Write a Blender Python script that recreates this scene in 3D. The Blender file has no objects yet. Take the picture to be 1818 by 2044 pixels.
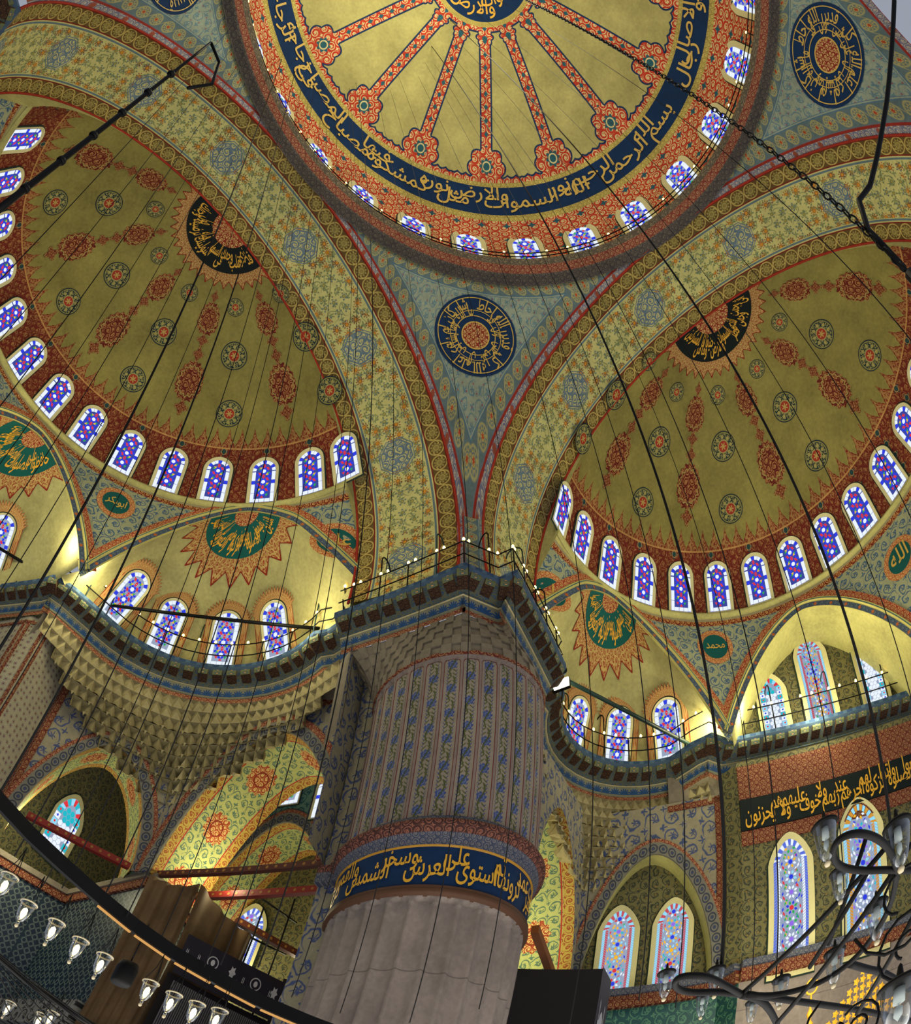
import bpy, math, random
import numpy as np
from mathutils import Vector, Matrix
R = math.radians
random.seed(7); rng = np.random.default_rng(7)
S = bpy.context.scene
COL = S.collection

# ------------------------------------------------------------------ camera, world, exposure, lights
CAM = (-7.2475, 4.2332, 1.6)
YAW, PITCH, ROLL = 1.7433925, 0.6909119, 0.9515474
FPX, CX, CY, K3, K5 = 1533.27, -484.81, 641.08, 0.0517810, -0.0123067
def cam_axes():
    F = np.array([math.cos(PITCH)*math.cos(YAW), math.cos(PITCH)*math.sin(YAW), math.sin(PITCH)])
    r = np.array([math.sin(YAW), -math.cos(YAW), 0.0]); u = np.cross(r, F)
    c, s = math.cos(ROLL), math.sin(ROLL)
    return c*r+s*u, -s*r+c*u, F
cd = bpy.data.cameras.new('camera'); cam = bpy.data.objects.new('camera', cd); COL.objects.link(cam)
ax, ay, af = cam_axes()
cam.matrix_world = Matrix(((ax[0], ay[0], -af[0], CAM[0]), (ax[1], ay[1], -af[1], CAM[1]), (ax[2], ay[2], -af[2], CAM[2]), (0, 0, 0, 1)))
S.camera = cam
cd.type = 'PANO'; cd.panorama_type = 'FISHEYE_LENS_POLYNOMIAL'   # a wide curved-field lens
cd.sensor_fit = 'AUTO'; cd.sensor_width = 36.0; cd.fisheye_fov = R(300)
MM = 36.0/2044.0
th = np.linspace(0.0, 1.85, 800); rr = FPX*MM*(th+K3*th**3+K5*th**5)
A_ = np.stack([rr**k for k in range(1, 5)], 1)
kk = np.linalg.lstsq(A_, th, rcond=None)[0]
cd.fisheye_polynomial_k0 = 0
cd.fisheye_polynomial_k1, cd.fisheye_polynomial_k2, cd.fisheye_polynomial_k3, cd.fisheye_polynomial_k4 = [-float(k) for k in kk]
cd.shift_x = (909-CX)/1818.0
cd.shift_y = -(1022-CY)/2044.0
cd.clip_start = 0.05; cd.clip_end = 300

W = bpy.data.worlds.new('world'); S.world = W; W.use_nodes = True
bg = W.node_tree.nodes['Background']; bg.inputs[0].default_value = (0.74, 0.80, 0.95, 1); bg.inputs[1].default_value = 0.42
vs = S.view_settings; vs.view_transform = 'Standard'; vs.look = 'None'; vs.gamma = 1; vs.use_curve_mapping = False; vs.exposure = 0.0
cy = S.cycles
cy.use_denoising = True
cy.max_bounces = 4; cy.diffuse_bounces = 2; cy.glossy_bounces = 2; cy.transmission_bounces = 4; cy.transparent_max_bounces = 8
cy.use_adaptive_sampling = True; cy.adaptive_threshold = 0.035
cy.sample_clamp_indirect = 2.0; cy.caustics_reflective = False; cy.caustics_refractive = False

def light(name, kind, loc, energy, color, size=0.5, target=None, spot=120, label=None):
    l = bpy.data.lights.new(name, kind); l.energy = energy; l.color = color
    if kind == 'AREA': l.size = size
    elif kind == 'SPOT': l.spot_size = R(spot); l.spot_blend = 0.8; l.shadow_soft_size = size
    else: l.shadow_soft_size = size
    o = bpy.data.objects.new(name, l); COL.objects.link(o); o.location = loc
    if target is not None:
        o.rotation_euler = (Vector(target)-Vector(loc)).to_track_quat('-Z', 'Y').to_euler()
    return o
WARM = (1.0, 0.93, 0.62); YEL = (1.0, 0.94, 0.60)
TC = 16.95                       # centre of each half dome along its axis
def LR(side, s, t, z=0.0):       # s towards the near pier, t outwards: left half dome on +y, right half dome on +x
    return (s, t, z) if side == 'L' else (t, s, z)
# broad upward fill added over the floor; floodlights standing on the balconies
light('nave_fill', 'AREA', (3, 3, 0.6), 3300, (1.0, 0.94, 0.82), 24, (3, 3, 30))
light('ring_gallery_light', 'POINT', (-2, 2, 38.6), 2600, (1.0, 0.96, 0.72), 1.5)
for sd in 'LR':
    for (s_, t_, z_, e_) in ((6.3, 26.4, 24.6, 260), (11.6, 19.4, 24.6, 260), (0.4, 26.4, 24.7, 330), (4.2, 26.4, 24.7, 200), (4.0, 17.5, 25.5, 720)):
        light('balcony_floodlight', 'POINT', LR(sd, s_, t_, z_), e_, YEL, 0.35)

for p_, e_ in (((16.5, 22.5, 16.0), 420), ((12.0, 30.0, 16.0), 330), ((23.0, 27.0, 15.0), 420), ((22.8, 14.5, 16.0), 500), ((22.0, 22.0, 15.0), 260)):
    light('gallery_floodlight', 'POINT', p_, e_, YEL, 0.3)
light('lunette_floodlight', 'POINT', (27.6, 1.0, 24.4), 260, WARM, 0.3)
light('prayer_wall_glow', 'AREA', (22, 2, 12.5), 500, WARM, 5, (29, 0, 17))

# ------------------------------------------------------------------ helpers: objects
def tag(o, label=None, cat=None, group=None, kind=None):
    if label: o['label'] = label
    if cat: o['category'] = cat
    if group: o['group'] = group
    if kind: o['kind'] = kind
    return o
def empty(name, loc=(0, 0, 0), label=None, cat=None, group=None, kind=None, parent=None):
    o = bpy.data.objects.new(name, None); COL.objects.link(o); o.location = loc
    if parent: o.parent = parent
    return tag(o, label, cat, group, kind)
def link(name, me, mat=None, parent=None, loc=None, keep=True):
    if mat is not None and len(me.materials) == 0: me.materials.append(mat)
    o = bpy.data.objects.new(name, me); COL.objects.link(o)
    if parent is not None:
        o.parent = parent
        if keep and loc is None:
            o.matrix_parent_inverse = Matrix.Translation(-Vector(parent.location))
    if loc is not None: o.location = loc
    return o
class MB:
    """collects shapes, builds one mesh object"""
    def __init__(s): s.v = []; s.f = []; s.uv = []; s.c = []; s.mi = []; s.sm = []
    def add(s, v, f, uv=None, col=None, mi=0, smooth=False):
        b = len(s.v); s.v.extend([tuple(map(float, p)) for p in v])
        for k, q in enumerate(f):
            s.f.append([b+i for i in q])
            s.uv.append([(0, 0)]*len(q) if uv is None else [uv[i] for i in q])
            s.c.append(col if (col is None or not isinstance(col, list)) else col[k]); s.mi.append(mi); s.sm.append(smooth)
        return s
    def box(s, c, d, M=None, **k):
        x, y, z = d[0]/2, d[1]/2, d[2]/2
        v = [Vector((i, j, l)) for i in (-x, x) for j in (-y, y) for l in (-z, z)]
        if M is not None: v = [M @ p for p in v]
        v = [p+Vector(c) for p in v]
        return s.add(v, [(0, 1, 3, 2), (4, 6, 7, 5), (0, 4, 5, 1), (2, 3, 7, 6), (0, 2, 6, 4), (1, 5, 7, 3)], **k)
    def tube(s, pts, r, n=6, closed=False, **k):
        pts = [Vector(p) for p in pts]; m = len(pts); v = []; f = []
        rs = r if isinstance(r, (list, tuple)) else [r]*m
        up = None
        for i, p in enumerate(pts):
            d = (pts[(i+1) % m]-pts[i-1]) if closed or 0 < i < m-1 else (pts[1]-pts[0] if i == 0 else pts[-1]-pts[-2])
            d.normalize()
            if up is None: up = d.orthogonal().normalized()
            up = (up-d*up.dot(d)).normalized(); w = d.cross(up)
            for j in range(n):
                a = 2*math.pi*j/n; v.append(p+(up*math.cos(a)+w*math.sin(a))*rs[i])
        for i in range(m if closed else m-1):
            for j in range(n):
                a, b = i*n+j, i*n+(j+1) % n; c, d_ = ((i+1) % m)*n+(j+1) % n, ((i+1) % m)*n+j
                f.append((a, b, c, d_))
        if not closed: f += [tuple(range(n))[::-1], tuple(range((m-1)*n, m*n))]
        return s.add(v, f, smooth=True, **k)
    def lathe(s, prof, c=(0, 0, 0), n=16, **k):
        v = []; f = []; m = len(prof)
        for r_, z_ in prof:
            for j in range(n):
                a = 2*math.pi*j/n; v.append((c[0]+r_*math.cos(a), c[1]+r_*math.sin(a), c[2]+z_))
        for i in range(m-1):
            for j in range(n): f.append((i*n+j, i*n+(j+1) % n, (i+1)*n+(j+1) % n, (i+1)*n+j))
        return s.add(v, f, smooth=True, **k)
    def grid(s, P, UV=None, flip=False, smooth=True, **k):
        nu, nv = P.shape[:2]; idx = np.arange(nu*nv).reshape(nu, nv)
        q = np.stack([idx[:-1, :-1], idx[1:, :-1], idx[1:, 1:], idx[:-1, 1:]], -1).reshape(-1, 4)
        if flip: q = q[:, ::-1]
        return s.add(P.reshape(-1, 3), q.tolist(), None if UV is None else [tuple(x) for x in UV.reshape(-1, 2)], smooth=smooth, **k)
    def mesh(s, name):
        me = bpy.data.meshes.new(name); me.from_pydata(s.v, [], s.f)
        uvl = me.uv_layers.new(name='UVMap'); uvl.data.foreach_set('uv', np.array([c for p in s.uv for c in p], 'f').ravel())
        if any(c is not None for c in s.c):
            ca = me.color_attributes.new('Col', 'FLOAT_COLOR', 'CORNER')
            ca.data.foreach_set('color', np.array([(c or (1, 1, 1))+(1,) for c, p in zip(s.c, s.f) for _ in p], 'f').ravel())
        me.polygons.foreach_set('material_index', s.mi); me.polygons.foreach_set('use_smooth', s.sm)
        me.update(); return me
    def build(s, name, mat, parent=None, **k):
        me = s.mesh(name)
        for m in (mat if isinstance(mat, (list, tuple)) else [mat]): me.materials.append(m)
        return link(name, me, None, parent, **k)
def gridobj(name, fn, u, v, mat, parent=None, flip=False):
    """fn(U,V) -> X,Y,Z,(UVu,UVv)"""
    U, V = np.meshgrid(u, v, indexing='ij'); X, Y, Z, a, b = [np.broadcast_to(q, U.shape) for q in fn(U, V)]
    return MB().grid(np.stack([X, Y, Z], -1), np.stack([a, b], -1), flip).build(name, mat, parent)

# ------------------------------------------------------------------ helpers: node expressions
def lin(c):
    return tuple(((x/255)/12.92 if x/255 <= 0.04045 else ((x/255+0.055)/1.055)**2.4) for x in c)
class X:
    T = None
    def __init__(s, v): s.v = v
    def __add__(a, b): return M_('ADD', a, b)
    __radd__ = __add__
    def __sub__(a, b): return M_('SUBTRACT', a, b)
    def __rsub__(a, b): return M_('SUBTRACT', b, a)
    def __mul__(a, b): return M_('MULTIPLY', a, b)
    __rmul__ = __mul__
    def __truediv__(a, b): return M_('DIVIDE', a, b)
    def __rtruediv__(a, b): return M_('DIVIDE', b, a)
def inp(n, i, v):
    if isinstance(v, X): v = v.v
    if isinstance(v, (int, float)): n.inputs[i].default_value = v
    else: X.T.links.new(v, n.inputs[i])
def M_(op, a, b=0.0, c=0.0, clamp=False):
    n = X.T.nodes.new('ShaderNodeMath'); n.operation = op; n.use_clamp = clamp
    inp(n, 0, a); inp(n, 1, b)
    if op in ('MULTIPLY_ADD', 'SMOOTH_MIN', 'SMOOTH_MAX', 'COMPARE', 'WRAP', 'PINGPONG'): inp(n, 2, c)
    return X(n.outputs[0])
sin = lambda a: M_('SINE', a); cos = lambda a: M_('COSINE', a); absx = lambda a: M_('ABSOLUTE', a)
mn = lambda a, b: M_('MINIMUM', a, b); mx = lambda a, b: M_('MAXIMUM', a, b)
frac = lambda a: M_('FLOORED_MODULO', a, 1.0); mod = lambda a, b: M_('FLOORED_MODULO', a, b); floor = lambda a: M_('FLOOR', a)
sqrt = lambda a: M_('SQRT', a); atan2 = lambda a, b: M_('ARCTAN2', a, b); lt = lambda a, b: M_('LESS_THAN', a, b); gt = lambda a, b: M_('GREATER_THAN', a, b)
pp = lambda a, b: M_('PINGPONG', a, b)
def mix(f, a, b):
    n = X.T.nodes.new('ShaderNodeMix'); n.data_type = 'RGBA'; n.clamp_factor = True
    inp(n, 0, f)
    for i, c in ((6, a), (7, b)):
        if isinstance(c, X): X.T.links.new(c.v, n.inputs[i])
        else: n.inputs[i].default_value = tuple(c)+(1,)
    return X(n.outputs[2])
def noise(scale, detail=2.0, src='Object', rough=0.5):
    t = X.T.nodes.new('ShaderNodeTexCoord'); n = X.T.nodes.new('ShaderNodeTexNoise')
    n.inputs['Scale'].default_value = scale; n.inputs['Detail'].default_value = detail; n.inputs['Roughness'].default_value = rough
    X.T.links.new(t.outputs[src], n.inputs['Vector']); return X(n.outputs['Fac'])
def uvs():
    n = X.T.nodes.new('ShaderNodeUVMap'); n.uv_map = 'UVMap'; s = X.T.nodes.new('ShaderNodeSeparateXYZ'); X.T.links.new(n.outputs[0], s.inputs[0])
    return X(s.outputs[0]), X(s.outputs[1])
def mul_val(c, f):   # brighten / darken a colour by a scalar around 1
    n = X.T.nodes.new('ShaderNodeVectorMath'); n.operation = 'SCALE'
    X.T.links.new(c.v, n.inputs[0]) if isinstance(c, X) else setattr(n.inputs[0], 'default_value', tuple(c))
    inp(n, 3, f); return X(n.outputs[0])
MATS = {}
def material(name, fn, rough=0.8, grime=0.35, metallic=0.0, bump=None, spec=0.2):
    m = bpy.data.materials.new(name); m.use_nodes = True; X.T = m.node_tree
    b = m.node_tree.nodes['Principled BSDF']; b.inputs['Roughness'].default_value = rough; b.inputs['Metallic'].default_value = metallic
    b.inputs['Specular IOR Level'].default_value = spec
    c = fn()
    h = None
    if isinstance(c, tuple) and isinstance(c[0], X): c, h = c
    if grime:
        f = noise(0.55, 6, rough=0.62)*1.1+noise(7, 2)*0.5; f = (f-0.8)*grime*2.0+1.0
        c = mul_val(c, f)
    if isinstance(c, X): m.node_tree.links.new(c.v, b.inputs['Base Color'])
    else: b.inputs['Base Color'].default_value = tuple(c)+(1,)
    if h is not None or bump:
        n = m.node_tree.nodes.new('ShaderNodeBump'); n.inputs['Strength'].default_value = bump or 0.4; n.inputs['Distance'].default_value = 0.05
        if h is None: h = noise(9, 4)
        m.node_tree.links.new(h.v, n.inputs['Height']); m.node_tree.links.new(n.outputs[0], b.inputs['Normal'])
    MATS[name] = m; return m
def plain(name, rgb, rough=0.6, metallic=0.0, grime=0.2, spec=0.3):
    return material(name, lambda: lin(rgb), rough, grime, metallic, spec=spec)
def emit(name, rgb, strength, attr=False):
    m = bpy.data.materials.new(name); m.use_nodes = True; t = m.node_tree; t.nodes.clear()
    e = t.nodes.new('ShaderNodeEmission'); o = t.nodes.new('ShaderNodeOutputMaterial'); t.links.new(e.outputs[0], o.inputs[0])
    e.inputs[1].default_value = strength
    if attr:
        a = t.nodes.new('ShaderNodeVertexColor'); a.layer_name = 'Col'; t.links.new(a.outputs[0], e.inputs[0])
        m.cycles.emission_sampling = 'NONE'
    else: e.inputs[0].default_value = lin(rgb)+(1,)
    return m

# ------------------------------------------------------------------ painted motifs (masks from 0 to 1)
def sm(d, w=0.02):           # 1 inside (d<0), soft over w
    return M_('MULTIPLY_ADD', d, -1.0/w, 0.5, clamp=True)
def cell(u, v, S_, T_=None):
    T_ = T_ or S_; a = u*(1/S_); b = v*(1/T_)
    return frac(a)-0.5, frac(b)-0.5, floor(a), floor(b)
def polar(x, y): return sqrt(x*x+y*y), atan2(y, x)
WARP = {}
def scroll(u, v, S_, w=0.16, turns=2.2, T_=None):
    """mirrored spiral tendrils with small leaves, loosened by a slow warp so that no two are alike"""
    key = id(X.T)
    if key not in WARP:
        a = noise(2.3, 1.0, 'UV'); b = noise(2.9, 1.0, 'UV'); WARP[key] = (a-0.5, b-0.5)
    k_ = min(0.30, S_*0.62); u = u+WARP[key][0]*k_; v = v+WARP[key][1]*k_; turns = turns*0.74
    x, y, i, j = cell(u, v, S_, T_); r, t = polar(x, y)
    sg = mod(i+j, 2.0)*2.0-1.0
    q = frac(r*(turns*2)+t*sg*(1/6.2832))
    line = sm(absx(q-0.5)-w, 0.10)
    leaf = sm(r*1.0-(cos(t*6.0*1.0)*0.10+0.13), 0.05)
    r2, t2 = polar(absx(x)-0.5, absx(y)-0.5)
    leaf2 = sm(r2-(cos(t2*4.0)*0.07+0.13), 0.05)
    return mx(mx(line*sm(r-0.49, 0.06), leaf), leaf2)
def vine(u, v, S_, A=0.28, w=0.05):
    """sinuous stem along u inside a strip v in -0.5..0.5 (units of S_)"""
    a = u*(1/S_); b = v*(1/S_)
    return sm(absx(b-sin(a*3.14159)*A)-w, 0.04)
def flower(x, y, R_, n=8, d=0.25):
    r, t = polar(x, y); return sm(r-(cos(t*float(n))*(R_*d)+R_*(1-d)), R_*0.25), r, t
def ringm(r, R_, w): return sm(absx(r-R_)-w, w*0.8)
# ------------------------------------------------------------------ paint colours
c_plaster = lin((170, 160, 92)); c_semi = lin((136, 126, 62)); c_exed = lin((178, 168, 96)); c_cream = lin((205, 190, 130))
c_red = lin((176, 52, 30)); c_dred = lin((112, 30, 20)); c_tan = lin((176, 132, 74)); c_navy = lin((12, 42, 76)); c_teal = lin((36, 84, 92))
c_gold = lin((200, 150, 30)); c_green = lin((20, 74, 62)); c_black = lin((12, 22, 22)); c_slate = lin((92, 110, 122)); c_brown = lin((92, 70, 34))
c_leaf = lin((88, 108, 92)); c_orange = lin((176, 92, 26)); c_blue = lin((44, 72, 130)); c_grey = lin((128, 122, 110)); c_stone = lin((150, 138, 104))

def two(S1, ground, ink, w=0.15, turns=2.2, dots=None):
    u, v = uvs(); c = mix(scroll(u, v, S1, w, turns), ground, ink)
    if dots:
        x, y, i, j = cell(u, v, S1*2); f, r, t = flower(x, y, 0.17, 6); c = mix(f, c, dots); c = mix(ringm(r, 0.19, 0.02), c, ink); c = mix(flower(x, y, 0.06, 5)[0], c, ink)
    return c
def rosette_strip(u, v, W_, P_, ground, ringc, flo, ctr):
    """circles with flowers along u, v in 0..W_ across"""
    x = (frac(u*(1/P_))-0.5)*P_; y = v-W_/2; f, r, t = flower(x, y, min(P_, W_)*0.36, 10, 0.18)
    c = mix(vine(u, y, P_*0.5, 0.42, 0.07), ground, ringc); c = mix(sm(absx(r-W_*0.42)-0.025, 0.03), c, ringc); c = mix(f, c, flo); c = mix(ringm(r, W_*0.2, 0.012), c, ground)
    return mix(flower(x, y, W_*0.14, 6)[0], c, ctr)
def blossoms(u, v, S_, ground, cols, R_=0.27, n=9):
    """scattered flower heads, each in its own jittered cell"""
    x, y, i, j = cell(u, v, S_); h = frac(sin(i*12.99+j*78.23)*43758.5); h2 = frac(h*17.3)
    x = x+(h-0.5)*0.35; y = y+(h2-0.5)*0.35
    f, r, t = flower(x, y, R_, n, 0.30); c = mix(f, ground, mix(gt(h, 0.5), cols[0], cols[1])); c = mix(ringm(r, R_*0.55, 0.03), c, ground)
    return mix(sm(r-R_*0.32, 0.04), c, cols[2])

# main dome: u = angle (rad), v = height angle on the shell (rad)
def f_dome():
    p, b = uvs(); r = cos(mx(b, 0.0))*12.5
    k = p*(16/6.28318)-18.5*16/360; x = (frac(k)-0.5); x = absx(mod(k+0.5, 1.0)-0.5)*(6.28318/16)*r; # distance from the nearest rib axis
    s = (mod(k+0.5, 1.0)-0.5)*(6.28318/16)*r
    ra_, ta_ = polar(s, r-9.35); rb_, tb_ = polar(s, r-3.25)
    d = mn(mn(x-0.29, ra_-(absx(cos(ta_*4.0))*0.16+0.86)), mn(mn((absx(cos(s*7.0))*0.10+9.62)-r, rb_-(absx(cos(tb_*4.0))*0.10+0.36)), r-3.0))
    vine_ = scroll(s, r, 0.46, 0.13)
    red = mix(vine_, c_red, c_cream)
    y = (frac(r*1.6)-0.5)/1.6; loz = sm(absx(s)*1.3+absx(y)-0.15, 0.03); red = mix(loz*lt(r, 8.4), red, c_teal)
    rr_, tt = polar(s, r-9.25); red = mix(sm(rr_-(cos(tt*8.0)*0.05+0.33), 0.04), red, c_teal); red = mix(ringm(rr_, 0.2, 0.03), red, c_cream)
    rr_, tt = polar(s, r-3.3); red = mix(sm(rr_-0.14, 0.03), red, c_teal)
    fieldc = mix(noise(0.5, 6), lin((140, 130, 74)), lin((186, 176, 108)))
    c = mix(sm(d, 0.03), fieldc, red); c = mix(sm(absx(d)-0.045, 0.03), c, c_navy)
    gold = mix(scroll(p*10.0, r, 0.22, 0.2), lin((150, 132, 66)), lin((196, 176, 92)))
    z1 = mix(scroll(p*11.8, b*12.0, 0.52, 0.15), c_red, c_cream)                       # lower zone
    xx, yy, i_, j_ = cell(p*11.8, b*10, 1.35, 1.1); z1 = mix(sm(polar(xx, yy)[0]-(cos(polar(xx, yy)[1]*4.0)*0.035+0.12), 0.03), z1, c_teal)
    c = mix(gt(r, 9.93), c, gold); c = mix(gt(r, 10.12), c, c_navy); c = mix(gt(r, 11.2), c, gold); c = mix(gt(r, 11.42), c, z1)
    c = mix(lt(r, 2.75), c, gold); c = mix(lt(r, 2.5), c, c_navy)
    return c
material('painted_dome', f_dome, grime=0.45)

# half domes: u = psi (deg), v = z
def f_semi():
    p, z = uvs(); n1 = noise(1.2, 4)
    a = absx(frac(p*(1/4.1))-0.5)*2.0
    h = (1.0-a*a)*0.36+M_('POWER', 1.0-a, 5.0)*0.42+absx(sin(a*9.0))*0.05+32.74
    band = mix(scroll(p*0.166, z, 0.30, 0.14, 2.0), c_dred, c_tan)
    zone = mix(scroll(p*0.172, z, 0.42, 0.09), lin((100, 30, 20)), lin((150, 106, 60)))
    k = frac((p-16.2)*(1/13.1))-0.5; kx = k*13.1*0.172; kz = frac(z*1.55)-0.5
    loz = sm(polar(kx, kz*0.645)[0]-(cos(polar(kx, kz*0.645)[1]*4.0)*0.045+0.16), 0.03)
    zone = mix(loz, zone, lin((34, 62, 60))); zone = mix(ringm(polar(kx, kz*0.645)[0], 0.13, 0.012), zone, c_tan)
    c_semi2 = mix(noise(0.35, 5), lin((112, 102, 48)), lin((142, 132, 70))); c = mix(lt(z, h), c_semi2, lin((150, 112, 64))); c = mix(lt(z, h)*scroll(p*0.166, z, 0.34, 0.17, 2.0), c, c_dred)
    c = mix(sm(absx(z-h)-0.035, 0.02), c, c_dred)
    c = mix(lt(z, 32.72), c, zone); c = mix(sm(absx(z-32.72)-0.03, 0.02), c, c_tan)
    c = mix(lt(z, 30.02), c, c_stone); c = mix(sm(absx(z-30.0)-0.03, 0.02), c, c_navy)
    return c
material('painted_half_dome', f_semi, grime=0.55)

# great arch soffit: u = metres along, v = depth 0..4.3
def f_soffit():
    u, v = uvs(); e = mn(v, 4.27-v)
    strip = rosette_strip(u, e, 0.78, 0.72, c_brown, lin((178, 156, 84)), lin((150, 136, 72)), lin((130, 110, 60)))
    strip = mix(lt(e, 0.07), strip, c_dred); strip = mix(gt(e, 0.74), strip, c_dred)
    g = lin((186, 178, 112))
    per = 5.37; kx = (frac((u-2.4)*(1/per))-0.5)*per; ky = v-2.13
    r, t = polar(kx, ky)
    th = noise(0.9, 3, 'UV')
    c = mix(scroll(u, v, 0.75, 0.06, 1.3), g, lin((120, 128, 84))); c = blossoms(u, v, 0.50, c, (lin((84, 104, 100)), lin((96, 108, 76)), lin((150, 140, 70))), 0.40, 5)
    rk, tk = polar((frac(u*(1/per)-2.4/per)-0.5)*per, ky)            # wreaths of orange flowers around the octagons
    cc = blossoms(u, v+0.1, 0.52, c, (lin((158, 90, 28)), lin((128, 56, 26)), lin((190, 130, 40))), 0.42, 9)
    wre = sm(absx(r-1.22)-0.30, 0.08)
    r2, t2 = polar((frac((u-2.4)*(1/per))-0.0)*per-0.0, ky)
    ph = absx(pp(u-2.4+per/2, per/2))                                 # 0 at the octagon, per/2 between
    sway = absx(absx(ky)-(cos((u-2.4)*(6.28318/per))*0.55+0.62))
    c = mix(mx(wre, sm(sway-0.27, 0.06)), c, cc)
    oct_ = mx(mx(absx(kx), absx(ky)), (absx(kx)+absx(ky))*0.7071)
    om = mix(scroll(kx, ky, 0.42, 0.16), c_slate, g)
    c = mix(sm(oct_-0.66, 0.02), c, om); c = mix(sm(absx(oct_-0.68)-0.03, 0.02), c, c_slate); c = mix(sm(absx(oct_-0.78)-0.02, 0.02), c, c_slate)
    c = mix(lt(e, 0.98), c, g); c = mix(sm(absx(e-0.90)-0.045, 0.02), c, lin((88, 108, 112)))
    return mix(lt(e, 0.8), c, strip)
material('painted_arch_soffit', f_soffit, grime=0.35)

# pendentives: u = A-|x|, v = A-|y|
def f_pend():
    a, b = uvs(); X_ = 12.7-a; Y_ = 12.7-b; r = sqrt(X_*X_+Y_*Y_); d = mn(a, b); e = (r-12.7)*1.0
    u = mx(a, b)*1.15
    g = lin((138, 146, 124))
    c = mix(scroll(X_*1.25, Y_*1.25, 0.62, 0.09, 1.6), g, lin((90, 118, 124)))
    fl = blossoms(X_*1.2, Y_*1.2, 0.42, c, (c_slate, c_blue, lin((150, 60, 40))), 0.2, 8); c = mix(0.85, c, fl)
    D = mn(d-0.34, e*1.2-0.02)
    strip = rosette_strip(u, D, 0.52, 0.62, lin((88, 104, 104)), lin((150, 144, 96)), lin((158, 146, 88)), lin((160, 60, 34)))
    c = mix(lt(D, 0.62), c, lin((76, 104, 118))); c = mix(sm(absx(D-0.58)-0.02, 0.01), c, g)
    c = mix(lt(D, 0.52), c, strip)
    viol = mix(scroll(u, d, 0.22, 0.14), lin((104, 104, 124)), lin((180, 168, 140))); vo = sm(polar((frac(u*0.8)-0.5)*1.25, d-0.12)[0]-0.1, 0.03); viol = mix(vo, viol, lin((140, 70, 48)))
    c = mix(lt(d, 0.345), c, lin((96, 104, 108))); c = mix(lt(d, 0.31), c, lin((136, 40, 28))); c = mix(lt(d, 0.23), c, viol); c = mix(lt(d, 0.02), c, lin((130, 40, 28)))
    return c
material('painted_pendentive', f_pend, grime=0.45)

def f_small_pend():   # between the apse arches: u metres, v z
    u, z = uvs(); g = lin((150, 152, 116)); c = mix(scroll(u, z, 0.62, 0.13, 2.0), g, lin((62, 90, 116)))
    k = sm(29.62-z, 0.05)*0.0+gt(z, 29.35); red = mix(scroll(u, z, 0.30, 0.16), c_dred, lin((196, 150, 84)))
    c = mix(k, c, red); c = mix(gt(z, 29.62), c, c_stone); return c
material('painted_small_pendentive', f_small_pend, grime=0.3)
def f_band():
    u, v = uvs(); c = mix(sm(absx(v-0.12)-0.11, 0.02), c_exed, mix(scroll(u, v, 0.24, 0.13), lin((52, 66, 88)), lin((96, 108, 112))))
    x = (frac(u*1.2)-0.5)/1.2; f, r, t = flower(x, v-0.12, 0.09, 6); c = mix(f, c, c_orange)
    red = mix(scroll(u, v, 0.22, 0.16), lin((150, 50, 32)), lin((196, 158, 100))); c = mix(gt(v, 0.44), c, red); c = mix(sm(absx(v-0.34)-0.02, 0.01), c, c_teal)
    return c
material('painted_arch_band', f_band, grime=0.3)
material('exedra_plaster', lambda: mul_val(mix(noise(0.5, 5), lin((140, 132, 80)), lin((182, 174, 118))), 1.0), grime=0.5)
material('ochre_plaster', lambda: lin((178, 170, 104)), grime=0.5)

def f_medal():        # roundels on the half domes, uv in -1..1
    x, y = uvs(); r, t = polar(x, y); k = mix(scroll(t*0.6, r, 0.30, 0.14, 1.6), lin((20, 44, 48)), lin((150, 140, 78)))
    f = sm(absx(r-0.62)-(cos(t*8.0)*0.12+0.02), 0.04); k = mix(f, k, lin((150, 140, 78)))
    k = mix(gt(r, 0.86), k, lin((130, 122, 66))); k = mix(gt(r, 0.93), k, lin((16, 38, 48)))
    k = mix(lt(r, 0.44), k, lin((150, 140, 84))); k = mix(lt(r, 0.37), k, lin((150, 48, 32)))
    return mix(flower(x, y, 0.26, 6, 0.4)[0], k, lin((170, 150, 80)))
material('painted_roundel', f_medal, grime=0.2)
def f_cart():
    x, y = uvs(); r, t = polar(x, y); k = mix(scroll(x, y, 0.46, 0.15, 2.2), lin((92, 24, 16)), lin((164, 116, 66)))
    rim = cos(t*16.0)*0.05+0.80; k = mix(ringm(r, rim, 0.03), k, lin((150, 140, 76))); return k
material('painted_cartouche', f_cart, grime=0.2)
def f_star():
    x, y = uvs(); return mix(scroll(x, y, 0.34, 0.12, 1.5), lin((130, 40, 26)), lin((206, 176, 110)))
material('painted_star_centre', f_star, grime=0.1)
def f_fringe():       # u = angle*n, v 0 inner .. 1 outer
    u, v = uvs(); a = absx(frac(u)-0.5)*2.0; c = mix(scroll(u, v, 0.34, 0.15, 1.8), lin((178, 148, 88)), lin((136, 42, 24))); return mix(gt(v, 0.90), c, lin((126, 32, 20)))
material('painted_fringe', f_fringe, grime=0.2)
material('navy_paint', lambda: c_navy, grime=0.3); material('black_paint', lambda: c_black, grime=0.1); material('green_paint', lambda: lin((14, 80, 74)), grime=0.2)
plain('gold_leaf', (214, 160, 42), 0.45, 0.0, 0.1); plain('pale_gold', (196, 160, 70), 0.5, 0.0, 0.2)
def f_sphm():         # ring round the small roundels
    x, y = uvs(); r, t = polar(x, y); return mix(scroll(t*0.7, r, 0.2, 0.16), lin((166, 82, 42)), lin((206, 172, 108)))
material('painted_orange_ring', f_sphm, grime=0.1)

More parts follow.
